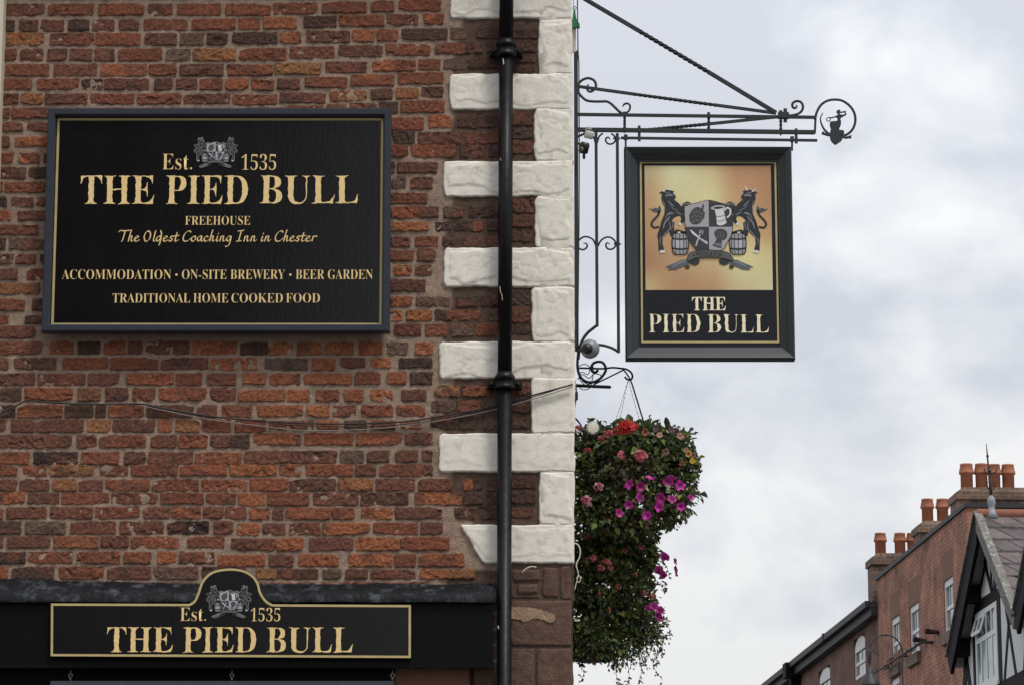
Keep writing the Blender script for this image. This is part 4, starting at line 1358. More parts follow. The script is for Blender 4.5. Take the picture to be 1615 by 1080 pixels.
# finial: an open ring carrying the outline of a figure over a small shield
irons('ring', [('bar', [(1286.4, 183), (1285, 211)], 3.6), ('scroll', [(1285.5, 190), (1288, 178), (1295, 166), (1305, 159.4), (1317, 157.6), (1329, 159.6), (1340.6, 168), (1347.4, 179), (1349, 191), (1346, 202), (1339.5, 210), (1330, 214.8), (1319.6, 216.6), (1309.5, 213), (1300.6, 205.4), (1295.6, 196), (1294, 187), (1297.8, 178.6)], 4.2, (1.0, 0.35))])
def silh(name, polys, thick=0.012, parent=br, k=12.0, ox=1260, oy=150):
    m2 = MB()
    for i, pts in enumerate(polys):
        q = [(p.x, p.y) for p in smooth_path([(a, b, 0) for a, b in pts], 3, True)]
        m2.poly([P(ox + a / k, oy + b / k, BY - thick / 2 - 0.0007 * i) for a, b in q], thick)
    return m2.build(name, 'sign_iron', parent)
silh('figure', [
    [(592, 510), (660, 498), (722, 488), (735, 450), (700, 405), (730, 380), (745, 368), (800, 372), (850, 374), (872, 360), (868, 340), (884, 338), (902, 362), (890, 380), (845, 402), (800, 430), (788, 460), (800, 520), (790, 580), (765, 640), (770, 662), (840, 668), (852, 692), (848, 740), (700, 770), (595, 740), (606, 640), (590, 590)],
    [(712, 312), (726, 292), (752, 282), (778, 284), (784, 312), (776, 345), (774, 372), (742, 372), (738, 350), (718, 336)],
    [(778, 322), (830, 314), (874, 306), (892, 310), (888, 324), (830, 330), (780, 336)],
    [(706, 398), (660, 412), (600, 424), (580, 430), (590, 440), (650, 430), (712, 412)]], 0.012)
irons('figure_hoop', [('scroll', [(1304.6, 186.5), (1308.5, 186), (1309.2, 189.6), (1306.6, 191.8), (1303.6, 190), (1304, 186.8)], 1.6, (1, 1))])
silh('small_shield', [[(590, 770), (640, 760), (690, 766), (760, 764), (840, 772), (832, 820), (800, 870), (750, 905), (692, 938), (640, 900), (604, 850)]], 0.014)
irons('thistle_arm', [('scroll', [(1309, 214), (1304, 213), (1300, 211.6), (1297.6, 211)], 4.5, (1, 1)), ('scroll', [(1298.8, 208.4), (1297.6, 211), (1296.8, 212.6)], 3.6, (1, 1))])
irons('thistle_arm', [('scroll', [(1330, 216.5), (1334, 217.6), (1338.6, 216.8), (1341, 216.6)], 4.2, (1, 1)), ('scroll', [(1341.4, 214.2), (1341, 217), (1340.8, 219)], 3.6, (1, 1))])

# ================================================================== the hanging sign
HS = BY + 0.045                        # its middle plane hangs under the rail
HF = BY - 0.030
hx0 = (P(986.6, 232, HF).x + P(984.9, 566, HF).x) / 2; hx1 = (P(1250.8, 232, HF).x + P(1251.8, 566, HF).x) / 2
hz1, hz0 = P(1118, 231.5, HF).z, P(1118, 566, HF).z
hs = empty('hanging_sign', ((hx0 + hx1) / 2, BY, hz0), 'upright hanging sign with two bulls and a shield on gold, in a dark wooden frame', 'sign')
mb = MB()
mb.frame(hx0, hx1, hz0, hz1, [(0, -0.07), (0, -0.004), (0.006, 0.006), (0.034, -0.006), (0.036, -0.010), (0.066, -0.031), (0.070, -0.030), (0.072, -0.040), (0.09, -0.048)], HF)
mb.frame(hx0, hx1, hz0, hz1, [(0, -0.071), (0.07, -0.06), (0.09, -0.05), (0.05, -0.055)], HF)
mb.build('frame', 'hanging_frame', hs)
HP = HF + 0.040
mb = MB(); mb.box((hx0 + 0.066, HP, hz0 + 0.066), (hx1 - 0.066, HP + 0.012, hz1 - 0.066)); mb.build('panel', 'hanging_panel', hs)
bx0, bx1 = P(1010.2, 400, HP).x, P(1226.6, 400, HP).x
bz1, bz0 = P(1118, 255, HP).z, P(1118, 540.8, HP).z
mb = MB(); mb.frame(bx0, bx1, bz0, bz1, [(0, 0), (0, 0.0015), (0.0095, 0.0015), (0.0095, 0)], HP); mb.build('gold_border', 'gold_line', hs)
# the picture: a satin gold sheet, printed
ctrl = [[(198, 168, 112), (226, 212, 152), (222, 190, 128), (196, 134, 80), (190, 128, 74)],
        [(204, 150, 92), (220, 200, 138), (228, 206, 140), (206, 150, 92), (192, 132, 76)],
        [(194, 140, 84), (202, 150, 92), (224, 190, 124), (222, 182, 112), (204, 146, 86)],
        [(182, 126, 76), (196, 146, 92), (210, 168, 108), (226, 204, 134), (220, 192, 124)],
        [(206, 170, 104), (188, 134, 82), (194, 140, 88), (210, 184, 126), (214, 198, 138)]]
qx0, qx1 = P(1017.3, 360, HP).x, P(1217.2, 360, HP).x
qz1, qz0 = P(1117, 262, HP).z, P(1117, 457.8, HP).z
mb = MB(); vs_, cs_, fa_ = [], [], []
G = 24
for j in range(G + 1):
    for i in range(G + 1):
        u_, v_ = i / G, j / G
        vs_.append((qx0 + (qx1 - qx0) * u_, HP - 0.0012, qz1 + (qz0 - qz1) * v_))
        a, b = min(3, int(u_ * 4)), min(3, int(v_ * 4)); fu, fv = u_ * 4 - a, v_ * 4 - b
        fu, fv = fu * fu * (3 - 2 * fu), fv * fv * (3 - 2 * fv)
        c = [(ctrl[b][a][k] * (1 - fu) + ctrl[b][a + 1][k] * fu) * (1 - fv) + (ctrl[b + 1][a][k] * (1 - fu) + ctrl[b + 1][a + 1][k] * fu) * fv for k in range(3)]
        c = srgb(*c, 1.15); lum = 0.3 * c[0] + 0.6 * c[1] + 0.1 * c[2]; cs_.append((c[0] * 0.72 + lum * 0.24, c[1] * 1.03, c[2] * 0.90 + lum * 0.15))
for j in range(G):
    for i in range(G):
        k = j * (G + 1) + i; fa_.append((k, k + G + 1, k + G + 2, k + 1))
mb.add(vs_, fa_, cs_); mb.raw('picture', 'print', hs)
pc = P(1010 + AX / 5.4, 260 + 540 / 5.4, HP)
crest(hs, pc.x, pc.z, (P(1010 + 1183 / 5.4, 360, HP).x - P(1010 - 17 / 5.4, 360, HP).x) / 1200, HP - 0.0018)
text_part('THE', 1091.4, 1144.6, 468.8, 489.6, HP - 0.0016, 'cream_lettering', hs, rough=0.0028, offset=0.002, seed=7)
text_part('PIED', 1023, 1104.5, 495.6, 524, HP - 0.0016, 'cream_lettering', hs, rough=0.0032, offset=-0.012, seed=8)
text_part('BULL', 1116, 1212.5, 496.2, 525, HP - 0.0016, 'cream_lettering', hs, rough=0.0032, offset=-0.012, seed=9)

# ================================================================== small things on the flank
# running cable down the flank
LYY = D + 0.25
m2 = MB(); m2.tube([P(910.5, -30, LYY), P(911.5, 80, LYY), P(913, 100, LYY), P(913.6, 240, LYY), P(913.2, 350, LYY), P(912, 460, LYY), P(911, 560, LYY)], 0.0032, 6)
tag(m2.build('flank_cable', 'cable_black'), 'thin black cable running straight down beside the white corner stones', 'cable')
m2 = MB(); m2.tube(smooth_path([P(903.5, -20, LYY), P(904.6, 8, LYY), P(905.2, 16, LYY)], 4), 0.0018, 5)
tag(m2.build('thin_wire', 'cable_grey'), 'thin wire above the small green fitting at the top of the corner', 'wire')
gf = empty('green_fitting', P(907, 43, LYY), 'small green plastic bell shaped fitting hanging at the top of the corner', 'cable fitting')
m2 = MB()
c = P(907, 43, LYY)
def gr(x, y): return P(x, y, LYY)
m2.poly([gr(904.6, 15), gr(907, 15), gr(908.4, 26), (gr(910.6, 35)), gr(914, 37), gr(914.6, 43), gr(902, 43), gr(902, 36), gr(903, 30)], 0.03)
m2.build('body', 'green_plastic', gf)
m2 = MB(); m2.tube([P(906.4 + 2.4 * math.cos(t), 13 + 2.6 * math.sin(t), LYY + 0.012) for t in [k * math.pi / 6 for k in range(12)]], 0.002, 6, True); m2.build('ring', 'sign_iron', gf)
# pale board over the plate, dark fixing strip
m2 = MB(); a = P(902, 47, D + 0.3); b = P(908.5, 84, D + 0.3); m2.box((a.x - 0.05, D + 0.28, b.z), (b.x, D + 0.30, a.z))
tag(m2.build('fixing_board', 'lamp_white'), 'small pale board behind the corner stones above the dark iron plate', 'board')

# beige cased security lamp hanging under the bracket
sl = empty('security_lamp', B(924, 250), 'beige and black lamp hanging under the left end of the iron bracket', 'lamp')
m2 = MB(); m2.lathe([(0.020, 0), (0.021, 0.004), (0.014, 0.016), (0.002, 0.020)], B(928, 206.5, -0.06), n=16); m2.build('cap', 'lamp_grey', sl)
m2 = MB(); m2.lathe([(0.021, -0.02), (0.024, -0.012), (0.024, 0.014), (0.020, 0.020)], B(929, 213, -0.06), Vector((0.25, -0.3, 1)), n=18); m2.build('housing', 'lamp_white', sl)
m2 = MB(); m2.lathe([(0.012, -0.030), (0.025, -0.022), (0.026, 0.018), (0.019, 0.03)], B(921, 234, -0.06), Vector((0.25, -0.25, 1)), n=16); m2.ball(B(921, 247, -0.05), 0.010, sq=(0.8, 0.8, 1.7)); m2.build('lamp_head', 'lamp_black', sl)
m2 = MB(); m2.ball(B(917.5, 236, -0.085), 0.011, sq=(1, 0.6, 1.2)); m2.build('lens', 'lens', sl)
m2 = MB(); m2.tube([B(911, 216), B(916, 214, -0.03), B(924, 210, -0.05)], 0.006, 8); m2.tube([B(910, 226), B(916, 229, -0.04)], 0.005, 8); m2.build('arm', 'lamp_black', sl)

# grey globe lamp below the bracket
gl = empty('globe_lamp', B(930, 566), 'round grey globe shaped lamp at the foot of the iron bracket', 'lamp')
m2 = MB(); m2.ball(B(930.5, 550, -0.03), 0.049, 20, 12); m2.build('globe', 'lamp_grey', gl)
m2 = MB(); m2.lathe([(0.027, 0), (0.027, 0.012), (0.016, 0.03)], B(926.5, 550, -0.072), Vector((-0.1, -1, 0.05)), 18); m2.tube([B(926, 550, -0.085), B(918, 552, -0.06), B(909, 552)], 0.010, 8); m2.build('mount', 'lamp_black', gl)

# ================================================================== bracket of the flower basket
KY = D + 0.62
Kp = lambda x, y, o=0.0: P(x, y, KY + o)
MK = 1 / 322.0
kb = empty('basket_bracket', Kp(906, 612), 'small scrolled iron bracket holding the upper flower basket under the globe lamp', 'bracket')
def kirons(name, paths):
    m2 = MB()
    for pts, w in paths: m2.tube([P(p.x, p.y, KY) for p in smooth_path([(a, b, 0) for a, b in pts], 7)], w * MK / 2, 7)
    return m2.build(name, 'sign_iron', kb)
kirons('scroll', [([(912.5, 552), (911, 566), (911, 580), (914.5, 592), (922, 600), (934, 602.4), (946, 597), (954.5, 586), (955, 578.5), (950.5, 571.5), (943.5, 570), (936, 572.6), (932.4, 579), (934, 585), (939.4, 586.6), (943.4, 583)], 4.6)])
kirons('arm', [([(911, 580), (930, 580.4), (950, 581), (966, 579.4), (978, 580.4), (988, 582), (995.4, 587), (997.4, 594), (994, 598.4), (988.5, 597), (985.5, 593.5)], 3.4)])
kirons('brace', [([(936, 606), (960, 594.5), (983, 583)], 2.6)])
kirons('ivy_stem', [([(911, 598), (918, 590), (929, 596), (937, 589), (948, 592), (940, 600), (928, 605), (918, 600)], 1.6), ([(913, 577), (922, 574), (930, 579), (927, 590), (917, 586), (914, 596), (922, 606), (934, 607)], 1.5), ([(934, 573), (936, 584), (934, 598), (930, 611), (921, 614), (914, 611)], 1.5)])
m2 = MB(); m2.tube([Kp(908, 607.5), Kp(961.5, 609.8)], 0.0085, 12); m2.ball(Kp(961.5, 609.8), 0.0085, 10, 6); tag(m2.build('iron_tube', 'sign_iron'), 'short black round tube sticking out below the basket bracket', 'tube')
m2 = MB(); m2.tube(smooth_path([Kp(907, 600), Kp(909, 617, -0.1), Kp(908.4, 629, -0.1), Kp(906.6, 640, -0.1), Kp(906, 655), Kp(905, 690)], 5), 0.004, 6); m2.box(tuple(Kp(906, 630, -0.1) - Vector((0.012, 0.01, 0))), tuple(Kp(911.5, 618, -0.1) + Vector((0, 0.01, 0)))); tag(m2.build('flank_cable', 'cable_black'), 'short black cable with a junction block above the flower basket', 'cable')

# LED floodlight looking out above the flowers
fl = empty('floodlight', Kp(935, 690), 'round pale floodlight with a honeycomb face above the flowers', 'lamp')
fc = Kp(934.6, 674.5, -0.27)
fax = Vector((0.15, -1, -0.05)).normalized()
m2 = MB(); m2.lathe([(0.020, -0.05), (0.032, -0.02), (0.0345, 0.0), (0.0345, 0.006), (0.030, 0.007)], fc, fax, 20); m2.build('housing', 'lamp_grey', fl)
m2 = MB(); m2.lathe([(0.0295, 0.0065), (0.0295, 0.009)], fc, fax, 20); m2.build('reflector', 'lamp_white', fl)
m2 = MB()
fx_ = fax.cross(Vector((0, 0, 1))).normalized(); fz_ = fx_.cross(fax)
for i in range(-3, 4):
    for j in range(-3, 4):
        u_, v_ = i * 0.0092 + (j % 2) * 0.0046, j * 0.0082
        if u_ * u_ + v_ * v_ < 0.0255 ** 2:
            m2.lathe([(0.0040, 0.009), (0.0034, 0.0105)], fc + fx_ * u_ + fz_ * v_, fax, 6, False)
m2.build('lamp_cells', 'lamp_cell', fl)
m2 = MB(); m2.tube(smooth_path([Kp(907, 659), Kp(912, 664), Kp(916, 670, -0.1), Kp(920, 678, -0.2), Kp(932, 682, -0.24)], 5), 0.005, 8); m2.build('arm', 'sign_iron', fl)
# loose white wires at the foot of the white stones
m2 = MB()
m2.tube(smooth_path([P(905, 856, D + .04), P(911, 858, D + .04), P(915, 866, D + .04), P(914, 878, D + .04), P(909, 890, D + .04), P(912, 905, D + .04), P(909, 912, D + .04)], 6), 0.0032, 6)
tag(m2.build('white_wire', 'white_wire'), 'loose looping white wire at the foot of the white corner stones', 'wire')
m2 = MB()
m2.tube(smooth_path([P(906, 930, D + .03), P(912, 908, D + .04), P(915.5, 912, D + .04), P(914, 917, D + .04), P(910, 917, D + .03)], 6), 0.0024, 6)
tag(m2.build('white_wire', 'white_wire'), 'hooked end of white wire below the big white loop', 'wire')
m2 = MB()
m2.tube(smooth_path([P(904, 974, D + .03), P(909, 977, D + .04), P(914, 977, D + .04), P(911, 979, D + .03), P(905, 978, D + .03)], 6), 0.0022, 6)
tag(m2.build('white_wire', 'white_wire'), 'lowest short curl of white wire, level with the pale render patch', 'wire')
m2 = MB()
m2.tube(smooth_path([P(823, 902, D - .03), P(830, 896, D - .03), P(838, 893, D - .028), P(846, 894, D - .028)], 5), 0.003, 6)
tag(m2.build('white_wire', 'white_wire'), 'stub of pale wire poking from under the lowest white stone', 'wire')

# ================================================================== flower baskets
rnd = random.Random(11)
GREENS = [(0.100, 0.150, 0.040), (0.150, 0.195, 0.050), (0.065, 0.110, 0.038), (0.210, 0.235, 0.065), (0.090, 0.120, 0.060), (0.15, 0.18, 0.065), (0.045, 0.070, 0.040)]
BROWNS = [(0.085, 0.055, 0.032), (0.060, 0.040, 0.026), (0.11, 0.08, 0.045)]
def leaf(m2, p, d, up, L, W, col):
    d = d.normalized(); x = d.cross(up)
    if x.length < 1e-3: x = Vector((1, 0, 0))
    x.normalize(); n = x.cross(d)
    fold = n * (W * 0.35); droop = -n * L * 0.12
    v = [p, p + d * L * 0.45 + x * W / 2 + fold, p + d * L * 0.5, p + d * L * 0.45 - x * W / 2 + fold, p + d * L + droop, p + d * L * 0.8 + x * W * 0.3 + fold * .6 + droop * .5, p + d * L * 0.8 - x * W * 0.3 + fold * .6 + droop * .5]
    m2.add(v, [(0, 2, 1), (0, 3, 2), (1, 2, 4, 5), (2, 3, 6, 4)], col)
def rdir():
    while True:
        v = Vector((rnd.uniform(-1, 1), rnd.uniform(-1, 1), rnd.uniform(-1, 1)))
        if 0.1 < v.length < 1: return v.normalized()
def clump(m2, px, py, rx, ry, Y, n, size, browns=0.1, shell=0.5, dz=1.0):
    c = P(px, py, Y)
    for _ in range(n):
        o = rdir(); k = rnd.uniform(shell, 1.0)
        wob = 1 + 0.5 * noise.noise(o * 2.8 + Vector((px * 0.1, py * 0.1, 0)))
        p = c + Vector((o.x * rx * MK * k * wob, o.y * rx * MK * k * dz * wob, o.z * ry * MK * k * wob))
        dirn = (o + rdir() * 0.8 + Vector((0, 0, -0.25)))
        col = Vector(rnd.choice(BROWNS if rnd.random() < browns else GREENS)) * rnd.choice((0.8, 1.0, 1.3, 1.9))
        L = size * (rnd.uniform(0.5, 1.2) if rnd.random() < 0.85 else rnd.uniform(1.3, 1.9))
        leaf(m2, p, dirn, (rdir() + Vector((0, -0.4, 0.9))), L, L * rnd.uniform(0.5, 0.8), tuple(col))
def trail(m2, pts, Y, n, size, browns=0.1, spread=0.012):
    path = [P(p.x, p.y, Y + rnd.uniform(-0.05, 0.05)) for p in smooth_path([(a, b, 0) for a, b in pts], 8)]
    m2.c = (0.05, 0.06, 0.03)
    m2.tube(path, 0.0012, 4)
    for _ in range(n):
        p = rnd.choice(path) + rdir() * spread * rnd.random()
        col = Vector(rnd.choice(BROWNS if rnd.random() < browns else GREENS)) * rnd.uniform(0.7, 1.4)
        leaf(m2, p, rdir() + Vector((0, 0, -0.5)), rdir() + Vector((0, 0, 0.6)), size * rnd.uniform(0.6, 1.2), size * 0.6, tuple(col))
def petals(m2, c, nrm, R0, n, colf, cup=0.25, lobes=0.0, rings=3, seed=0):
    """a round flower of n lobes facing nrm; colf(t) gives the petal's colour from eye to rim"""
    nrm = nrm.normalized(); x = nrm.cross(Vector((0.1, 0.2, 1))).normalized(); y = nrm.cross(x)
    seg = n * 4
    vs, cs, fs = [c - nrm * R0 * cup], [colf(0)], []
    for r in range(1, rings + 1):
        t = r / rings
        for k in range(seg):
            a = 2 * math.pi * k / seg + seed
            rr = R0 * t * (1 - lobes * t * (0.5 - 0.5 * math.cos(n * (a - seed))) + 0.06 * math.sin(3 * a + seed))
            h = -cup * (1 - t) ** 1.5 + 0.10 * math.sin(n * a * 1.0 + seed) * t * t
            vs.append(c + x * rr * math.cos(a) + y * rr * math.sin(a) + nrm * R0 * h); cs.append(colf(t))
    for k in range(seg): fs.append((0, 1 + k, 1 + (k + 1) % seg))
    for r in range(rings - 1):
        for k in range(seg):
            a, b = 1 + r * seg + k, 1 + r * seg + (k + 1) % seg
            fs.append((a, a + seg, b + seg, b))
    m2.add(vs, fs, cs, smooth=True)
def lerp3(a, b, t): return tuple(a[i] + (b[i] - a[i]) * t for i in range(3))
def petunia(px, py, r, Y, parent, tone=1.0, face=None):
    m2 = MB()
    nrm = face or Vector((rnd.uniform(-0.6, 0.7), -1, rnd.uniform(-0.35, 0.6)))
    k_ = rnd.uniform(0.8, 1.1)
    c1, c2 = (0.11 * tone, 0.006, 0.08 * tone), (0.56 * tone * k_, 0.022 * tone, 0.33 * tone * k_ * k_)
    petals(m2, P(px, py, Y), nrm, r * MK, 5, lambda t: lerp3(c1, c2, min(1, t * 1.7)), cup=rnd.uniform(0.35, 0.7), lobes=rnd.uniform(0.14, 0.30), rings=5, seed=rnd.random() * 6)
    return m2.raw('petunia_flower', 'petal', parent)
def geranium(px, py, r, Y, parent, c1, c2, n=22):
    m2 = MB()
    c = P(px, py, Y)
    for _ in range(n):
        o = rdir(); o.y = -abs(o.y)
        q = c + Vector((o.x, o.y * 0.7, o.z * 0.85)) * r * MK * rnd.uniform(0.55, 0.9)
        col = lerp3(c1, c2, rnd.random())
        petals(m2, q, o + Vector((0, -0.4, 0.2)), r * MK * rnd.uniform(0.28, 0.42), 5, lambda t: lerp3(tuple(k * 0.6 for k in col), col, t), cup=0.3, lobes=0.35, rings=2, seed=rnd.random() * 6)
    return m2.raw('geranium_head', 'petal', parent)
def pansy(px, py, r, Y, parent, eye, rim):
    m2 = MB()
    nrm = Vector((rnd.uniform(-0.5, 0.5), -1, rnd.uniform(-0.1, 0.5)))
    petals(m2, P(px, py, Y), nrm, r * MK, 5, lambda t: lerp3(eye, rim, min(1, max(0, t * 2 - 0.6))), cup=0.1, lobes=0.22, rings=4, seed=rnd.random() * 6)
    return m2.raw('pansy_flower', 'petal', parent)

Y1 = D + 0.66
b1 = empty('flower_basket', P(1000, 790, Y1), 'upper hanging flower basket with red geraniums and magenta petunias', 'hanging basket', 'flower baskets hung beside the corner')
m2 = MB()
c = P(1003, 728, Y1)
prof = [(0.03, -0.20), (0.10, -0.18), (0.155, -0.12), (0.185, -0.05), (0.195, 0.0), (0.16, 0.015)]
m2.lathe(prof, c, n=26); m2.build('basket_liner', 'liner', b1)
m2 = MB()
clump(m2, 1000, 705, 84, 38, Y1, 3000, 0.0344, 0.06, 0.35)
clump(m2, 1055, 715, 42, 42, Y1 - 0.03, 1000, 0.031, 0.06, 0.4)
clump(m2, 930, 720, 32, 55, Y1, 1000, 0.031, 0.12, 0.3)
clump(m2, 936, 785, 40, 55, Y1, 1240, 0.0292, 0.2, 0.3)
clump(m2, 1058, 775, 40, 50, Y1 - 0.02, 1240, 0.0292, 0.08, 0.35)
clump(m2, 1005, 795, 62, 34, Y1 - 0.06, 1120, 0.0275, 0.25, 0.35)
clump(m2, 970, 825, 62, 24, Y1, 840, 0.0275, 0.25, 0.3)
clump(m2, 1000, 748, 82, 30, Y1 - 0.02, 520, 0.0258, 0.45, 0.9)
clump(m2, 1004, 742, 66, 34, Y1 - 0.17, 420, 0.028, 0.35, 0.3, 0.5)
clump(m2, 1045, 815, 34, 18, Y1 - 0.02, 340, 0.0224, 0.15, 0.3)
clump(m2, 1086, 735, 16, 30, Y1, 260, 0.0258, 0.05, 0.3)
for q in ([(1085, 720), (1095, 732), (1104, 738)], [(1078, 745), (1092, 754), (1098, 760)], [(1075, 790), (1084, 803), (1074, 815), (1066, 824)], [(1020, 668), (1022, 662), (1024, 660)], [(1024, 672), (1029, 666), (1031, 667)], [(1060, 800), (1052, 816), (1040, 826), (1042, 832)]):
    trail(m2, q, Y1, 16, 0.024)
for k in range(46):        # loose shoots round the outline
    a = rnd.uniform(-0.9, 4.0); r0 = rnd.uniform(0.8, 0.95)
    x, y = 1000 + 92 * r0 * math.cos(a), 742 - 78 * r0 * math.sin(a)
    if x < 915: continue
    dx, dy = math.cos(a) * rnd.uniform(6, 16), -math.sin(a) * rnd.uniform(4, 14) + rnd.uniform(0, 8)
    trail(m2, [(x, y), (x + dx * 0.6, y + dy * 0.4), (x + dx, y + dy)], Y1, rnd.randint(5, 12), rnd.uniform(0.018, 0.03))
m2.raw('foliage', 'leaf', b1)
for strand in ([(991, 598), (986, 614), (977, 645), (966, 676)], [(991, 598), (987, 616), (981, 645), (975, 672)], [(991, 598), (996, 618), (1004, 646), (1012, 672)]):
    m2 = MB()
    for a, b in zip(strand, strand[1:]):
        pa, pb = P(*a, Y1 - 0.02), P(*b, Y1 - 0.02)
        L = (pb - pa).length; k = max(2, int(L / 0.010))
        for i in range(k):
            m2.bar(pa.lerp(pb, i / k), pa.lerp(pb, (i + 0.78) / k), 0.0035 if i % 2 else 0.0018, 0.0018 if i % 2 else 0.0035, up=Vector((0, 1, 0)))
    m2.build('chain', 'cable_grey', b1)
m2 = MB(); m2.tube(smooth_path([P(983, 582, Y1), P(994, 598, Y1), P(1003, 625, Y1), (P(1010, 648, Y1)), P(1018, 674, Y1)], 5), 0.004, 6); m2.build('watering_tube', 'cable_black', b1)
for args in ((992, 763, 9.5), (1011, 767, 9.2), (1009.5, 784, 9), (992, 795, 8), (977, 808, 8.4), (1020, 812, 9), (1054, 759, 9.5), (1073, 765, 10), (1041.5, 785, 9.6), (1060, 786, 8.6), (1039, 799, 8.6), (1074, 798, 8), (1090, 784, 7)):
    petunia(*args, Y1 - 0.30 + abs(args[0] - 1000) * 0.0014, b1, rnd.uniform(0.85, 1.15))
petunia(1025, 752.5, 8, Y1 - 0.32, b1, 1.0, Vector((0.3, -0.5, 0.8))); petunia(1060, 752, 8, Y1 - 0.16, b1, 0.8, Vector((0.2, -0.5, 0.7)))
RED1, RED2, PK1, PK2 = (0.52, 0.012, 0.014), (0.72, 0.03, 0.024), (0.68, 0.10, 0.14), (0.80, 0.26, 0.28)
geranium(988, 672, 15, Y1 - 0.30, b1, RED1, RED2, 40); geranium(976, 679, 9, Y1 - 0.29, b1, RED1, RED2, 16); geranium(1000, 671, 8, Y1 - 0.29, b1, RED1, RED2, 14)
for x, y, r, n in ((1011.5, 718, 11, 26), (980.5, 716.5, 7.5, 14), (958, 684, 9, 14), (948, 692, 7, 12), (926, 710, 7, 12), (909, 674, 7.5, 14), (968, 682, 6, 10)):
    geranium(x, y, r * 1.1, Y1 - 0.32 + abs(x - 1000) * 0.0012, b1, (0.42, 0.045, 0.055) if x < 960 else PK1, (0.55, 0.12, 0.12) if x < 960 else PK2, n)
for x, y, r in ((943, 767, 10), (925.5, 789, 11)):
    geranium(x, y, r, Y1 - 0.24, b1, (0.40, 0.03, 0.09), (0.75, 0.45, 0.46), 26)
for x, y, r, e_, m_ in ((1086, 715, 6.5, (0.10, 0.02, 0.02), (0.62, 0.44, 0.03)), (1092, 726, 5.5, (0.62, 0.30, 0.03), (0.60, 0.44, 0.03)), (1060, 677, 6.5, (0.03, 0.008, 0.02), (0.12, 0.018, 0.05)), (1050, 712, 7, (0.04, 0.012, 0.012), (0.16, 0.04, 0.02)), (1018, 681, 7, (0.15, 0.02, 0.02), (0.42, 0.10, 0.05)), (1073, 687, 7, (0.25, 0.06, 0.04), (0.42, 0.17, 0.11)), (1034, 677, 5, (0.03, 0.01, 0.02), (0.12, 0.02, 0.06)), (1082, 709, 5, (0.4, 0.12, 0.1), (0.5, 0.26, 0.2)), (1040, 685, 6, (0.3, 0.12, 0.05), (0.42, 0.26, 0.18)), (1075, 730, 5, (0.1, 0.02, 0.02), (0.30, 0.09, 0.03)), (1093, 717, 5, (0.06, 0.01, 0.03), (0.38, 0.12, 0.14))):
    pansy(x, y, r, Y1 - 0.29 + abs(x - 1010) * 0.0012, b1, e_, m_)

Y2 = D + 0.95
b2 = empty('flower_basket', P(950, 1050, Y2), 'lower hanging flower basket with trailing stems and a dark bowl, a few pink blooms', 'hanging basket', 'flower baskets hung beside the corner')
m2 = MB()
m2.lathe([(0.03, -0.185), (0.09, -0.175), (0.125, -0.12), (0.135, -0.03), (0.13, 0.0)], P(930, 988, Y2), n=26); m2.build('bowl', 'bowl', b2)
m2 = MB()
clump(m2, 950, 868, 66, 44, Y2, 2000, 0.031, 0.2, 0.25)
clump(m2, 985, 838, 52, 30, Y2 - 0.1, 700, 0.030, 0.2, 0.3)
clump(m2, 1018, 850, 24, 26, Y2 - 0.1, 260, 0.026, 0.2, 0.3)
clump(m2, 1012, 880, 26, 48, Y2, 840, 0.0275, 0.35, 0.3)
clump(m2, 950, 930, 80, 60, Y2, 3000, 0.0292, 0.16, 0.3)
clump(m2, 1000, 960, 40, 55, Y2 - 0.03, 1240, 0.0241, 0.15, 0.3)
clump(m2, 925, 1000, 40, 42, Y2, 1240, 0.0241, 0.15, 0.3)
clump(m2, 928, 1005, 40, 36, Y2 - 0.14, 700, 0.024, 0.15, 0.3, 0.5)
clump(m2, 968, 1010, 38, 42, Y2 - 0.05, 1120, 0.0215, 0.2, 0.3)
clump(m2, 1020, 985, 30, 40, Y2, 520, 0.0189, 0.1, 0.3)
for k in range(40):
    x = rnd.uniform(965, 1042); y0 = rnd.uniform(955, 1000)
    e0 = y0 + rnd.uniform(35, 75) - max(0, x - 1010) * 0.5
    trail(m2, [(x, y0), (x + rnd.uniform(-3, 9), (y0 + e0) / 2), (x + rnd.uniform(-6, 16), e0)], Y2, rnd.randint(12, 24), 0.020, 0.1, 0.02)
for q in ([(1020, 930), (1040, 985), (1046, 1010), (1030, 1045), (1045, 1072)], [(1000, 1000), (1012, 1050), (1008, 1075)], [(985, 1020), (992, 1060), (990, 1082)], [(975, 1030), (972, 1062), (978, 1080)], [(1035, 950), (1052, 980), (1058, 1002)], [(918, 1045), (920, 1062), (917, 1072)], [(1020, 1000), (1034, 1030), (1036, 1052)]):
    trail(m2, q, Y2, 26, 0.020, 0.1, 0.014)
for q in ([(1035, 915), (1050, 925), (1049, 932)], [(1030, 870), (1050, 890), (1056, 912)]): trail(m2, q, Y2 - 0.1, 18, 0.022)
m2.raw('foliage', 'leaf', b2)
for x, y, r, n in ((935, 880.5, 7.5, 14), (926, 882, 5, 8), (957, 887, 8, 16), (948, 894, 7, 12), (964, 896, 5, 8)):
    geranium(x, y, r * 1.1, Y2 - 0.32, b2, PK1, PK2, n)
for x, y, r in ((1048, 877, 10), (1040, 899, 10), (1046, 906, 7), (1031, 955, 8), (1041, 961, 8), (1038, 970, 7), (1022, 958, 6), (1043, 975, 5)):
    petunia(x, y, r, Y2 - 0.18 + abs(x - 1040) * 0.001, b2, rnd.uniform(0.75, 1.05))
for x, y, r, n in ((985, 868, 6, 10), (1003, 905, 5.5, 9), (975, 925, 6, 9), (1018, 935, 6, 10), (945, 935, 5, 8), (1030, 940, 7, 12), (1012, 862, 6, 10), (925, 845, 6, 10), (960, 960, 5, 8)):
    geranium(x, y, r, Y2 - 0.30, b2, (0.42, 0.05, 0.07), (0.60, 0.16, 0.17), n)
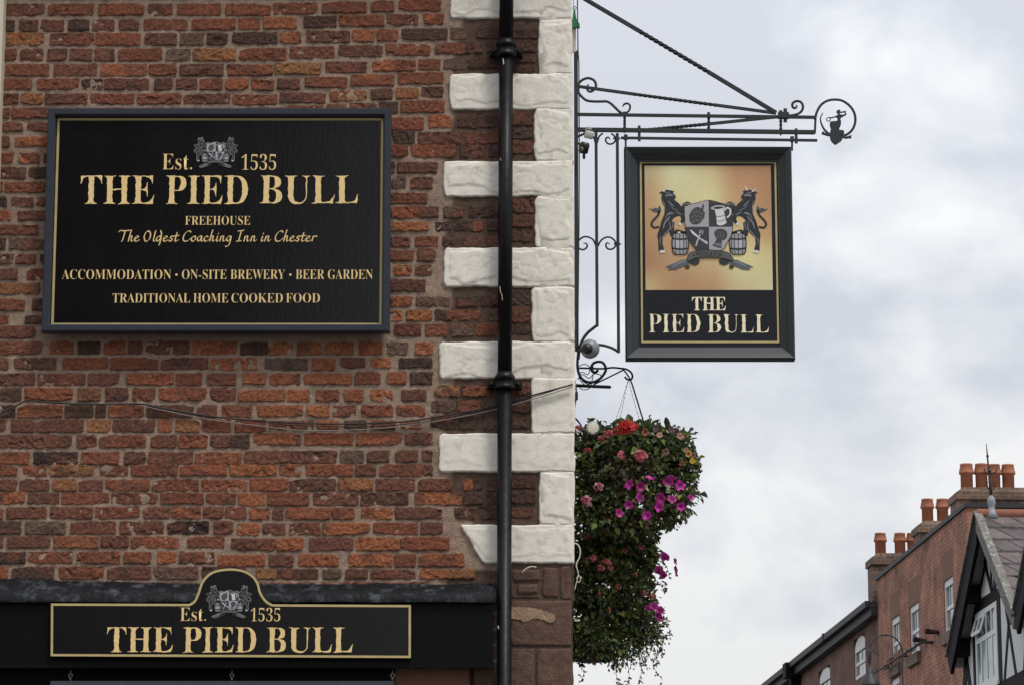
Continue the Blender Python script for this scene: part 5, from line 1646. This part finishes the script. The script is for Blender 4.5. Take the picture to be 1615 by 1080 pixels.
for x, y, r in ((1065, 884, 6.5), (1066, 897, 7), (1067, 905, 5)):
    petunia(x, y, r, Y2 - 0.12, b2, 0.7, Vector((0.8, -0.5, 0.1)))

# ================================================================== the houses down the street
def wall_holes(m2, X, s0, s1, z0, z1, holes, thick=0.25):
    """street front on the plane X with openings (s0, s1, z0, z1) and their reveals"""
    ss = sorted({s0, s1, *[h[0] for h in holes], *[h[1] for h in holes]})
    zs = sorted({z0, z1, *[h[2] for h in holes], *[h[3] for h in holes]})
    for i in range(len(ss) - 1):
        for j in range(len(zs) - 1):
            cs, cz = (ss[i] + ss[i + 1]) / 2, (zs[j] + zs[j + 1]) / 2
            if any(h[0] < cs < h[1] and h[2] < cz < h[3] for h in holes): continue
            m2.add([S(X, ss[i], zs[j]), S(X, ss[i + 1], zs[j]), S(X, ss[i + 1], zs[j + 1]), S(X, ss[i], zs[j + 1])], [(0, 1, 2, 3)])
    for a, b, c, d in holes:
        for p, q in (((a, c), (b, c)), ((b, c), (b, d)), ((b, d), (a, d)), ((a, d), (a, c))):
            m2.add([S(X, *p), S(X, *q), S(X + thick, *q), S(X + thick, *p)], [(0, 1, 2, 3)])
def px_rect(xa, xb, yta, ytb, yba, ybb, X):
    """far edge xa, near edge xb, tops and bottoms at both edges -> (s near, s far, z low, z high)"""
    sa, za = sz(xa, yta, X); sb, zb2 = sz(xb, ytb, X)
    _, zc = sz(xa, yba, X); _, zd = sz(xb, ybb, X)
    return (sb, sa, (zc + zd) / 2, (za + zb2) / 2)
def sash(parent, X, r, arch=0.0, sill=True, lintel=None, cols=3):
    s0, s1, z0, z1 = r
    XF = X + 0.035
    m2 = MB()
    fw = min(0.11, (s1 - s0) * 0.09)
    m2.sbox(XF, XF + 0.07, s0, s0 + fw, z0, z1); m2.sbox(XF, XF + 0.07, s1 - fw, s1, z0, z1)
    m2.sbox(XF, XF + 0.07, s0 + fw, s1 - fw, z1 - fw * 1.6, z1); m2.sbox(XF, XF + 0.07, s0 + fw, s1 - fw, z0, z0 + fw)
    zm = z0 + (z1 - z0) * 0.47
    m2.sbox(XF + 0.02, XF + 0.065, s0 + fw, s1 - fw, zm - 0.05, zm + 0.05)
    for k in range(1, cols):
        q = s0 + fw + (s1 - s0 - 2 * fw) * k / cols
        m2.sbox(XF + 0.03, XF + 0.055, q - 0.03, q + 0.03, zm + 0.05, z1 - fw * 1.6)
        m2.sbox(XF + 0.045, XF + 0.062, q - 0.025, q + 0.025, z0 + fw, zm - 0.05)
    if arch:
        n = 10
        pts = [S(XF, s0 + (s1 - s0) * k / n, z1 + arch * math.sin(math.pi * k / n) ** 0.8) for k in range(n + 1)]
        m2.poly(pts + [S(XF, s1, z1), S(XF, s0, z1)][:0], 0.06, nrm=-N)
    f = m2.build('window', 'white_timber', parent)
    m3 = MB()
    m3.add([S(XF + 0.05, s0 + fw, z0 + fw), S(XF + 0.05, s1 - fw, z0 + fw), S(XF + 0.05, s1 - fw, z1 - fw), S(XF + 0.05, s0 + fw, z1 - fw)], [(0, 1, 2, 3)])
    g = m3.raw('pane', 'glass', f)
    if sill:
        m3 = MB(); m3.sbox(X - 0.10, X + 0.12, s0 - 0.12, s1 + 0.12, z0 - 0.30, z0 - 0.005); m3.build('sill', 'old_stone', f)
    if lintel:
        m3 = MB(); m3.sbox(X - 0.006, X + 0.05, s0 - 0.10, s1 + 0.10, z1 + 0.005, z1 + lintel); m3.build('lintel', 'rubbed_brick', f)
    return f

X1 = 17.0
s_far, zp1 = sz(1383.5, 912, X1)
s_near, zp2 = sz(1524, 797, X1)
zpar = (zp1 + zp2) / 2
bh = empty('brick_house', S(X1, (s_far + s_near) / 2, 0), 'tall red brick house with a dark parapet, three white windows and three chimney stacks', 'house')
wins = [px_rect(1405.4, 1418.2, 976.5, 968.5, 1052.6, 1046.5, X1), px_rect(1434, 1448.6, 958, 947.5, 1036, 1028, X1), px_rect(1487.6, 1502.8, 916, 908, 1000.5, 993, X1), px_rect(1405.4, 1418.2, 1074, 1064, 1150, 1142, X1)]
m2 = MB()
wall_holes(m2, X1, s_near, s_far, 0, zpar - 0.05, wins)
m2.add([S(X1, s_far, 0), S(X1 + 9, s_far, 0), S(X1 + 9, s_far, zpar - 0.05), S(X1, s_far, zpar - 0.05)], [(0, 1, 2, 3)])
m2.add([S(X1, s_near, 0), S(X1 + 9, s_near, 0), S(X1 + 9, s_near, zpar - 0.05), S(X1, s_near, zpar - 0.05)], [(0, 1, 2, 3)])
m2.raw('wall', 'far_brick', bh)
m2 = MB()
m2.sbox(X1 - 0.06, X1 + 0.4, s_near - 0.06, s_far + 0.1, zpar - 0.05, zpar + 0.07)
m2.sbox(X1 + 0.4, X1 + 8.9, s_near - 0.06, s_near + 0.4, zpar - 0.05, zpar + 0.07)
m2.build('parapet', 'gutter', bh)
m2 = MB()
m2.hexa([S(X1 + 0.4, s_near, zpar - 0.1), S(X1 + 8.6, s_near, zpar - 0.1), S(X1 + 8.6, s_far, zpar - 0.1), S(X1 + 0.4, s_far, zpar - 0.1), S(X1 + 4, s_near, zpar + 0.6), S(X1 + 5, s_near, zpar + 0.6), S(X1 + 5, s_far, zpar + 0.6), S(X1 + 4, s_far, zpar + 0.6)])
m2.build('roof', 'slate', bh)
for k, r in enumerate(wins): sash(bh, X1, r, lintel=0.72, cols=3)

def stack(px_left, px_right, py_top, s, parent, depth=1.0, zlow=None, pots=(), pot_h=36, extra=0):
    """chimney stack on a party wall, its face looking down the street"""
    xl, xr = F_X(px_left + (px_left - 460) * depth / s, s), F_X(px_right, s)
    zt = F_Z(px_left, py_top, s)
    m = MB()
    zb_ = zlow if zlow is not None else zt - 4.5
    m.sbox(xl + 0.05, xr, s, s + depth, zb_, zt - 0.34)
    m.sbox(xl, xr + 0.1, s - 0.09, s + depth + 0.09, zt - 0.338, zt - 0.14)
    m.hexa([S(xl, s - 0.09, zt - 0.138), S(xr + 0.1, s - 0.09, zt - 0.138), S(xr + 0.1, s + depth + 0.09, zt - 0.138), S(xl, s + depth + 0.09, zt - 0.138),
            S(xl + 0.2, s - 0.05, zt), S(xr + 0.1, s - 0.05, zt), S(xr + 0.1, s + depth + 0.05, zt), S(xl + 0.2, s + depth + 0.05, zt)])
    st_ = m.build('chimney', 'stack_brick', parent)
    for pxc, wpx, ytop in pots:
        mpx = s / FPX / math.cos(0) * 1.0
        r = wpx / 2 * (F_X(pxc + 1, s) - F_X(pxc, s))
        xc = F_X(pxc + 5.5, s); h = F_Z(pxc, ytop, s) - zt
        m = MB()
        m.lathe([(r, -0.05), (r, h * 0.58), (r * 1.22, h * 0.60), (r * 1.24, h * 0.66), (r * 0.98, h * 0.93), (r * 1.03, h * 0.94), (r * 1.03, h), (r * 0.86, h), (r * 0.86, h * 0.8)], S(xc, s + r * 1.3, zt), n=18)
        m.build('chimney_pot', 'terracotta', st_)
    return st_
def F_X(px, s):
    d = ray(px, 900); d2 = d.dot(U)
    return (d * (s / d2)).dot(N)
def F_Z(px, py, s):
    d = ray(px, py)
    return EYE.z + d.z * (s / d.dot(U))
stack(1365.5, 1452, 871.5, s_far + 0.35, bh, 0.9, zlow=F_Z(1370, 962, s_far + 0.5), pots=((1386, 17, 838.5), (1417, 17, 838.5), (1437, 17, 838.5)))
stack(1439, 1520, 820.5, 93.0, bh, 0.9, pots=((1462, 18, 784.5), (1486, 18, 784.5)))
stack(1498.5, 1660, 767.5, 88.2, bh, 1.1, pots=((1526, 19.5, 729), (1549.5, 19, 729), (1570, 18.5, 730), (1592, 19, 730), (1634, 19, 730)))

# ---- the lower house beyond it
XL = 17.05
sA, zA = sz(1383, 968, XL); sB, zB = sz(1214, 1079, XL)
zeav = (zA + zB) / 2
lh = empty('terrace_house', S(XL, (sA + sB) / 2, 0), 'lower dark red brick house with arched white windows, beyond the tall one', 'house')
sE = sB + 14
arch_w = [px_rect(1346.5, 1364.2, 1021, 1010, 1074, 1063, XL), px_rect(1291, 1309, 1069, 1060, 1112, 1103, XL)]
m2 = MB(); wall_holes(m2, XL, s_far + 0.02, sE, 0, zeav - 0.02, [(a, b, c, d + 0.24) for a, b, c, d in arch_w]); m2.raw('wall', 'far_brick_dark', lh)
for r in arch_w: sash(lh, XL, r, arch=0.26, sill=False, cols=2)
m2 = MB()
s0_ = s_far + 0.02
m2.hexa([S(XL - 0.25, s0_, zeav - 0.02), S(XL + 8, s0_, zeav - 0.02), S(XL + 8, sE, zeav - 0.02), S(XL - 0.25, sE, zeav - 0.02), S(XL - 0.22, s0_, zeav + 0.12), S(XL + 4, s0_, zeav + 3.0), S(XL + 4, sE, zeav + 3.0), S(XL - 0.22, sE, zeav + 0.12)])
m2.build('roof', 'slate', lh)
m2 = MB()
m2.sbox(XL - 0.42, XL - 0.262, s0_, sE, zeav - 0.06, zeav + 0.13); m2.sbox(XL - 0.255, XL - 0.02, s0_, sE, zeav - 0.30, zeav - 0.03)
sj = sz(1319, 1012, XL)[0]; m2.sbox(XL - 0.45, XL - 0.25, sj - 0.1, sj + 0.1, zeav - 0.08, zeav + 0.16)
m2.build('gutter', 'gutter', lh)
sd, zd = sz(1262, 1062, XL)
m2 = MB(); m2.sbox(XL - 0.55, XL - 0.02, sd - 0.35, sd + 0.35, zd - 0.15, zd + 0.35); m2.sbox(XL - 0.35, XL - 0.02, sd - 0.16, sd + 0.16, zd - 8, zd - 0.15); m2.build('downpipe', 'black_timber', lh)

# ---- timber framed house with overhanging gables
XB, XW = 16.2, 16.58                   # face of the bargeboards, face of the gable wall
sap, zap = sz(1541, 812, XB)
sfa, zfa = sz(1494.5, 1049, XB)
sne, zne = sz(1599.5, 962, XB)
ze = (zfa + zne) / 2
half = (sfa - sne) / 2
smid_g = (sfa + sne) / 2
th = empty('timbered_house', S(XW, smid_g, 0), 'black and white timbered house with a steep overhanging gable at the right edge', 'house')
def gable(sc, zt, zb_, hw, XBf, XWf, parent, detail=True):
    # two bargeboards, thick boards following the rake
    for sg, nm in ((1, 'far'), (-1, 'near')):
        m = MB()
        A, Bq = (sc, zt), (sc + sg * hw, zb_)
        d = Vector((Bq[0] - A[0], Bq[1] - A[1], 0)).normalized(); nn_ = Vector((-d.y, d.x, 0)) * (1 if sg < 0 else -1)
        if nn_.y > 0: nn_ = -nn_
        w = 0.52 if sg > 0 else 0.30
        q = [(A[0], A[1]), (Bq[0], Bq[1]), (Bq[0] + nn_.x * w, Bq[1] + nn_.y * w), (A[0], A[1] - w / max(0.2, abs(nn_.y)) )]
        m.hexa([S(XBf, *q[0]), S(XBf, *q[1]), S(XBf, *q[2]), S(XBf, *q[3]), S(XBf + 0.09, *q[0]), S(XBf + 0.09, *q[1]), S(XBf + 0.09, *q[2]), S(XBf + 0.09, *q[3])])
        m.build('bargeboard', 'black_timber' if sg > 0 else 'weathered', parent)
        m = MB()   # weathered verge cap on the rake
        e0, e1 = (A[0], A[1] + 0.10), (Bq[0] + sg * 0.05, Bq[1] + 0.05)
        up = Vector((-nn_.x, -nn_.y, 0)) * 0.05
        m.hexa([S(XBf - 0.05, *e0), S(XBf - 0.05, *e1), S(XBf + 0.14, *e1), S(XBf + 0.14, *e0), S(XBf - 0.05, e0[0] + up.x, e0[1] + up.y), S(XBf - 0.05, e1[0] + up.x, e1[1] + up.y), S(XBf + 0.14, e1[0] + up.x, e1[1] + up.y), S(XBf + 0.14, e0[0] + up.x, e0[1] + up.y)])
        m.build('verge', 'weathered', parent)
        m = MB()   # soffit under the overhang and the roof slope above it
        lo = 0.10
        m.hexa([S(XBf + 0.095, A[0], A[1] - 0.22), S(XBf + 0.095, Bq[0], Bq[1] - 0.22), S(XWf + 0.1, Bq[0], Bq[1] - 0.22), S(XWf + 0.1, A[0], A[1] - 0.22), S(XBf + 0.095, A[0], A[1] - lo), S(XBf + 0.095, Bq[0], Bq[1] - lo), S(XWf + 0.1, Bq[0], Bq[1] - lo), S(XWf + 0.1, A[0], A[1] - lo)])
        m.build('soffit', 'soffit', parent)
        for t in (0.42, 0.80):
            m = MB()
            z_ = A[1] + (Bq[1] - A[1]) * t; s_ = A[0] + (Bq[0] - A[0]) * t
            m.sbox(XBf + 0.1, XWf, s_ - 0.22, s_ + 0.22, z_ - 0.62, z_ - 0.2)
            m.build('purlin', 'black_timber', parent)
        m = MB()
        m.hexa([S(XBf + 0.1, A[0], A[1] - 0.095), S(XBf + 0.1, Bq[0], Bq[1] - 0.095), S(XBf + 12, Bq[0], Bq[1] - 0.095), S(XBf + 12, A[0], A[1] - 0.095), S(XBf + 0.1, A[0], A[1] + 0.06), S(XBf + 0.1, Bq[0], Bq[1] + 0.06), S(XBf + 12, Bq[0], Bq[1] + 0.06), S(XBf + 12, A[0], A[1] + 0.06)])
        m.build('roof', 'slate', parent)
    m = MB(); m.tube([S(XBf + 0.05, sc, zt + 0.06), S(XBf + 12, sc, zt + 0.06)], 0.125, 10); m.build('ridge', 'ridge_tile', parent)
    # gable wall
    m = MB()
    m.poly([S(XWf, sc - hw, 0), S(XWf, sc + hw, 0), S(XWf, sc + hw, zb_ - 0.25), S(XWf, sc, zt - 0.3), S(XWf, sc - hw, zb_ - 0.25)], 0.2, nrm=-N)
    m.build('gable_wall', 'plaster', parent)
gable(smid_g, zap, ze, half, XB, XW, th)
tb = MB()
def beam(sa, za, sb, zb_, w, X=XW, parent=None, m=None):
    a, b = S(X + 0.02, sa, za), S(X + 0.02, sb, zb_)
    m.bar(a, b, w, 0.07, up=N)
def gp(px, py): return sz(px, py, XW)
tie = gp(1562, 943)[1]
wc, wh = 78.25, 1.25
zlow_b = gp(1585, 1068)[1]
hz = zap - tie
beam(smid_g - half * 0.64, tie, smid_g + half * 0.64, tie, 0.27, m=tb)
beam(smid_g - half, zlow_b - 0.35, smid_g + half, zlow_b - 0.35, 0.6, m=tb)
for sg in (-1, 1):
    beam(smid_g + sg * half * 0.97, ze - 0.34, smid_g, zap - 0.42, 0.13, m=tb)          # rafter line
    beam(smid_g + sg * 0.15, tie + 0.12, smid_g + sg * 0.95, tie + hz * 0.55, 0.20, m=tb)
    beam(smid_g + sg * 0.12, tie + 0.12, smid_g + sg * 0.30, tie + hz * 0.72, 0.18, m=tb)
    beam(wc + sg * (wh + 0.22), zlow_b - 0.1, wc + sg * (wh + 0.22), tie - 0.1, 0.36, m=tb)
    beam(wc + sg * (wh + 0.6), zlow_b - 0.1, wc + sg * (wh + 1.5), tie - 0.42, 0.19, m=tb)
    beam(wc + sg * (wh + 1.9), zlow_b - 0.1, wc + sg * (wh + 0.9), tie - 0.2, 0.19, m=tb)
    beam(smid_g + sg * 3.55, zlow_b - 0.2, smid_g + sg * 3.55, ze - 0.15, 0.26, m=tb)
    beam(smid_g + sg * 3.0, zlow_b - 0.2, smid_g + sg * 3.45, ze - 0.1, 0.15, m=tb)
tb.build('timbering', 'black_timber', th)
# casement window with one light propped open
w0, w1 = wc - wh, wc + wh
z0w, z1w = zlow_b + 0.02, tie - 0.16
wm = MB(); XF = XW + 0.005
for a, b, c, d in ((w0, w1, z0w, z0w + 0.14), (w0, w1, z1w - 0.12, z1w), (w0, w0 + 0.14, z0w + 0.14, z1w - 0.12), (w1 - 0.14, w1, z0w + 0.14, z1w - 0.12), (w0 + 0.14, w1 - 0.14, z0w + (z1w - z0w) * .60, z0w + (z1w - z0w) * .60 + 0.13)):
    wm.sbox(XF - 0.03, XF + 0.02, a, b, c, d)
ztr = z0w + (z1w - z0w) * .60
for k in (1, 2, 3):
    q = w0 + (w1 - w0) * k / 4
    wm.sbox(XF - 0.025, XF + 0.02, q - 0.055, q + 0.055, z0w + 0.14, ztr)
    if k != 3: wm.sbox(XF - 0.025, XF + 0.02, q - 0.055, q + 0.055, ztr + 0.13, z1w - 0.12)
wf = wm.build('window', 'white_timber', th)
m2 = MB(); m2.add([S(XF - 0.01, w0 + 0.1, z0w + 0.1), S(XF - 0.01, w1 - 0.1, z0w + 0.1), S(XF - 0.01, w1 - 0.1, ztr + 0.05), S(XF - 0.01, w0 + 0.1, ztr + 0.05)], [(0, 1, 2, 3)]); m2.raw('pane', 'glass_green', wf)
m2 = MB(); m2.add([S(XF - 0.01, w0 + 0.1, ztr + 0.08), S(XF - 0.01, w1 - 0.1, ztr + 0.08), S(XF - 0.01, w1 - 0.1, z1w - 0.05), S(XF - 0.01, w0 + 0.1, z1w - 0.05)], [(0, 1, 2, 3)]); m2.raw('pane', 'glass', wf)
m2 = MB()
hs0, hs1 = wc + 0.1, w1 - 0.16
for a, b in (((hs0, z1w - 0.14), (hs1, z1w - 0.14)),): m2.bar(S(XF - 0.035, *a), S(XF - 0.035, *b), 0.08, 0.03, up=N)
tipz, out = ztr + 0.22, 0.15
for q in (hs0, (hs0 + hs1) / 2, hs1): m2.bar(S(XF - 0.035, q, z1w - 0.14), S(XF - out, q, tipz), 0.15 if q != (hs0 + hs1) / 2 else 0.09, 0.03, up=N)
m2.bar(S(XF - out, hs0, tipz), S(XF - out, hs1, tipz), 0.08, 0.03, up=N)
m2.build('open_casement', 'white_timber', wf)
m2 = MB(); m2.sbox(XW - 0.06, XW - 0.003, w0 - 0.1, w1 + 0.1, z0w - 0.10, z0w - 0.005); m2.build('sill', 'white_timber', wf)
# lead saddle and iron spike on the ridge
kx = F_X(1567, smid_g)
m2 = MB(); m2.lathe([(0.20, -0.2), (0.13, 0.0), (0.075, 0.05), (0.08, 0.13), (0.105, 0.22), (0.085, 0.32), (0.035, 0.38)], S(kx, smid_g, zap + 0.13), n=12); m2.build('lead_saddle', 'lead_pale', th)
m2 = MB()
kz = zap + 0.54
def fz(py): return F_Z(1565, py, smid_g)
m2.tube([S(kx, smid_g, kz), S(kx - 0.03, smid_g, fz(760)), S(kx - 0.06, smid_g, fz(720)), S(kx - 0.08, smid_g, fz(699))], [0.035, 0.028, 0.02, 0.008], 8)
m2.ball(S(kx - 0.06, smid_g, fz(718.5)), 0.035, 8, 6); m2.ball(S(kx - 0.02, smid_g, fz(742)), 0.045, 8, 6); m2.ball(S(kx, smid_g, fz(786)), 0.06, 8, 6)
for sg in (-1, 1):
    for (o, y0, y1) in ((0.09, 772, 758), (0.15, 746, 740)):
        m2.tube(smooth_path([S(kx, smid_g, fz(y0)), S(kx + sg * o * 0.8, smid_g, fz(y0 - 2)), S(kx + sg * o, smid_g, fz((y0 + y1) / 2 - 4)), S(kx + sg * o * 0.9, smid_g, fz(y1))], 4), 0.018, 6)
m2.build('spike', 'rusty_iron', th)
# second, nearer gable of the same house: mostly outside the picture
sc2 = sne - 3.2
XB2 = XB
gable(sc2, zap - 0.2, ze, 3.3, XB2, XW, th)
m2 = MB(); m2.sbox(XW + 0.3, XW + 12, sne - 8, sfa, 0, ze - 0.3); m2.build('house_body', 'far_brick_dark', th)

# ---- street lantern on a hooped iron arm
SLX = 12.6
def LP(x, y, o=0.0):
    s_, z_ = sz(x, y, SLX); p = F(x, y, SLX); return p
ls = sz(1400, 1040, SLX)[0]
def L_(x, y): return S(F_X(x, ls), ls, F_Z(x, y, ls))
ml = (F_X(1401, ls) - F_X(1400, ls))
lt = empty('street_lantern', L_(1369, 1080), 'black street lantern hanging from a hooped iron arm in front of the brick houses', 'street lamp')
m2 = MB()
m2.tube([L_(p.x, p.y) for p in smooth_path([(1419.3, 1090, 0), (1419.5, 1050, 0), (1420.6, 1032, 0), (1419, 1022, 0), (1414.4, 1011, 0), (1406, 1003.6, 0), (1395, 1000, 0), (1384, 1002.4, 0), (1375, 1009, 0), (1369.8, 1019, 0), (1367.6, 1029, 0)], 6)], ml * 1.2, 8)
m2.ball(L_(1395, 1000.4), ml * 2.2, 10, 6)
m2.tube([L_(1415, 1024), L_(1424, 1021.6)], ml * 0.9, 6)
m2.tube([L_(p.x, p.y) for p in smooth_path([(1368, 1026, 0), (1375, 1025.4, 0), (1380, 1028.4, 0), (1381.4, 1032, 0)], 5)], ml * 0.8, 6)
# post carrying the arm, down to the street
pb = L_(1419.3, 1090); m2.tube([pb, Vector((pb.x, pb.y, 0.0))], ml * 2.0, 10)
m2.build('arm', 'sign_iron', lt)
m2 = MB()
ax0 = L_(1368, 1081)
hgt = lambda y: F_Z(1368, y, ls) - ax0.z
m2.lathe([(ml * 17, hgt(1082)), (ml * 16.5, hgt(1079)), (ml * 13, hgt(1072)), (ml * 8, hgt(1065)), (ml * 5.4, hgt(1061)), (ml * 4.4, hgt(1054)), (ml * 1.6, hgt(1052)), (ml * 1.5, hgt(1046)), (ml * 2.8, hgt(1042)), (ml * 3.0, hgt(1026)), (ml * 1.6, hgt(1022))], ax0, n=20)
m2.build('hood', 'sign_iron', lt)
m2 = MB(); m2.lathe([(ml * 5, hgt(1112)), (ml * 9, hgt(1110)), (ml * 14, hgt(1084)), (ml * 14, hgt(1082.5))], ax0, n=16); m2.build('lantern_glass', 'glass', lt)

# ---- scrolled iron rail with two round spotlights on the front of the tall brick house
XR = 16.78
def RP(x, y): return F(x, y, XR)
ir = empty('scroll_rail', RP(1420, 1040), 'thin scrolled iron rail slanting across the lower front of the tall brick house', 'ironwork')
m2 = MB(); m2.tube([RP(1374, 1063), RP(1395, 1051), RP(1420, 1034), RP(1457, 1011)], 0.028, 6)
r2 = random.Random(5)
for k in range(26):
    t = r2.uniform(0.12, 0.95); dense = 1.0 if 0.25 < t < 0.62 else 0.55
    x, y = 1374 + 83 * t, 1063 - 52 * t
    rr = r2.uniform(2.2, 5.2) * dense; a0 = r2.uniform(0, 6.28); oy = r2.uniform(-3.5, 3.5) * dense
    m2.tube([RP(x + rr * (1 - 0.08 * q) * math.cos(a0 + q * 0.6), y + oy + rr * (1 - 0.08 * q) * math.sin(a0 + q * 0.6)) for q in range(11)], 0.018, 5)
m2.build('scrollwork', 'rusty_iron', ir)
m2 = MB(); a = RP(1459, 1012); m2.tube([a, a + N * (X1 - XR)], 0.04, 6); a = RP(1420, 1034); m2.tube([a, a + N * (X1 - XR)], 0.03, 6); m2.build('fixing', 'rusty_iron', ir)
for (xa, ya, xb, yb, lab) in ((1456.5, 994.5, 1479, 996.5, 'dark tube shaped spotlight on the brick wall, the higher of the two'), (1437.5, 1007, 1460, 1011, 'dark tube shaped spotlight above the scrolled rail, the lower of the two')):
    sp = empty('spotlight', RP(xb, yb), lab, 'spotlight', 'spotlights on the tall brick house')
    ss_ = sz((xa + xb) / 2, ya, XR)[0]
    pa, pb = S(F_X(xa, ss_), ss_, F_Z(xa, ya, ss_)), S(F_X(xb, ss_), ss_, F_Z(xb, yb, ss_))
    dd = (pa - pb).normalized(); L = (pa - pb).length
    m2 = MB(); m2.lathe([(0.03, 0), (0.055, 0.01), (0.060, 0.1), (0.068, L * 0.5), (0.074, L * 0.92), (0.082, L * 0.93), (0.082, L), (0.05, L - 0.02)], pb, dd, 12); m2.build('barrel', 'rusty_iron', sp)
    m2 = MB(); m2.tube([pb + dd * 0.08, pb + Vector((0, 0, -0.12)) - dd * 0.02, S(X1, sz((xa + xb) / 2, ya, X1)[0], pb.z - 0.2)], 0.02, 6); m2.build('arm', 'rusty_iron', sp)

# ================================================================== across the street behind the viewer: the tall house that darkens the left of the big sign
ob = MB()
ob.box((-24, -19, 0.0), (-2.9, -10.5, 15.5))
oo = empty('opposite_house', (-13, -10.5, 0), 'tall plain brick house across the street, facing the pub', 'house')
ob.build('wall', 'far_brick_dark', oo)
ob = MB(); ob.hexa([(-24.3, -19.3, 15.5), (-2.6, -19.3, 15.5), (-2.6, -10.2, 15.5), (-24.3, -10.2, 15.5), (-24.3, -15.2, 18.5), (-2.6, -15.2, 18.5), (-2.6, -14.4, 18.5), (-24.3, -14.4, 18.5)]); ob.build('roof', 'slate', oo)
ob = MB()
for i in range(5):
    for j in range(4):
        x = -21.8 + i * 4; z = 3 + j * 3.2
        ob.box((x, -10.52, z), (x + 1.2, -10.47, z + 1.8))
ob.build('window', 'glass', oo)
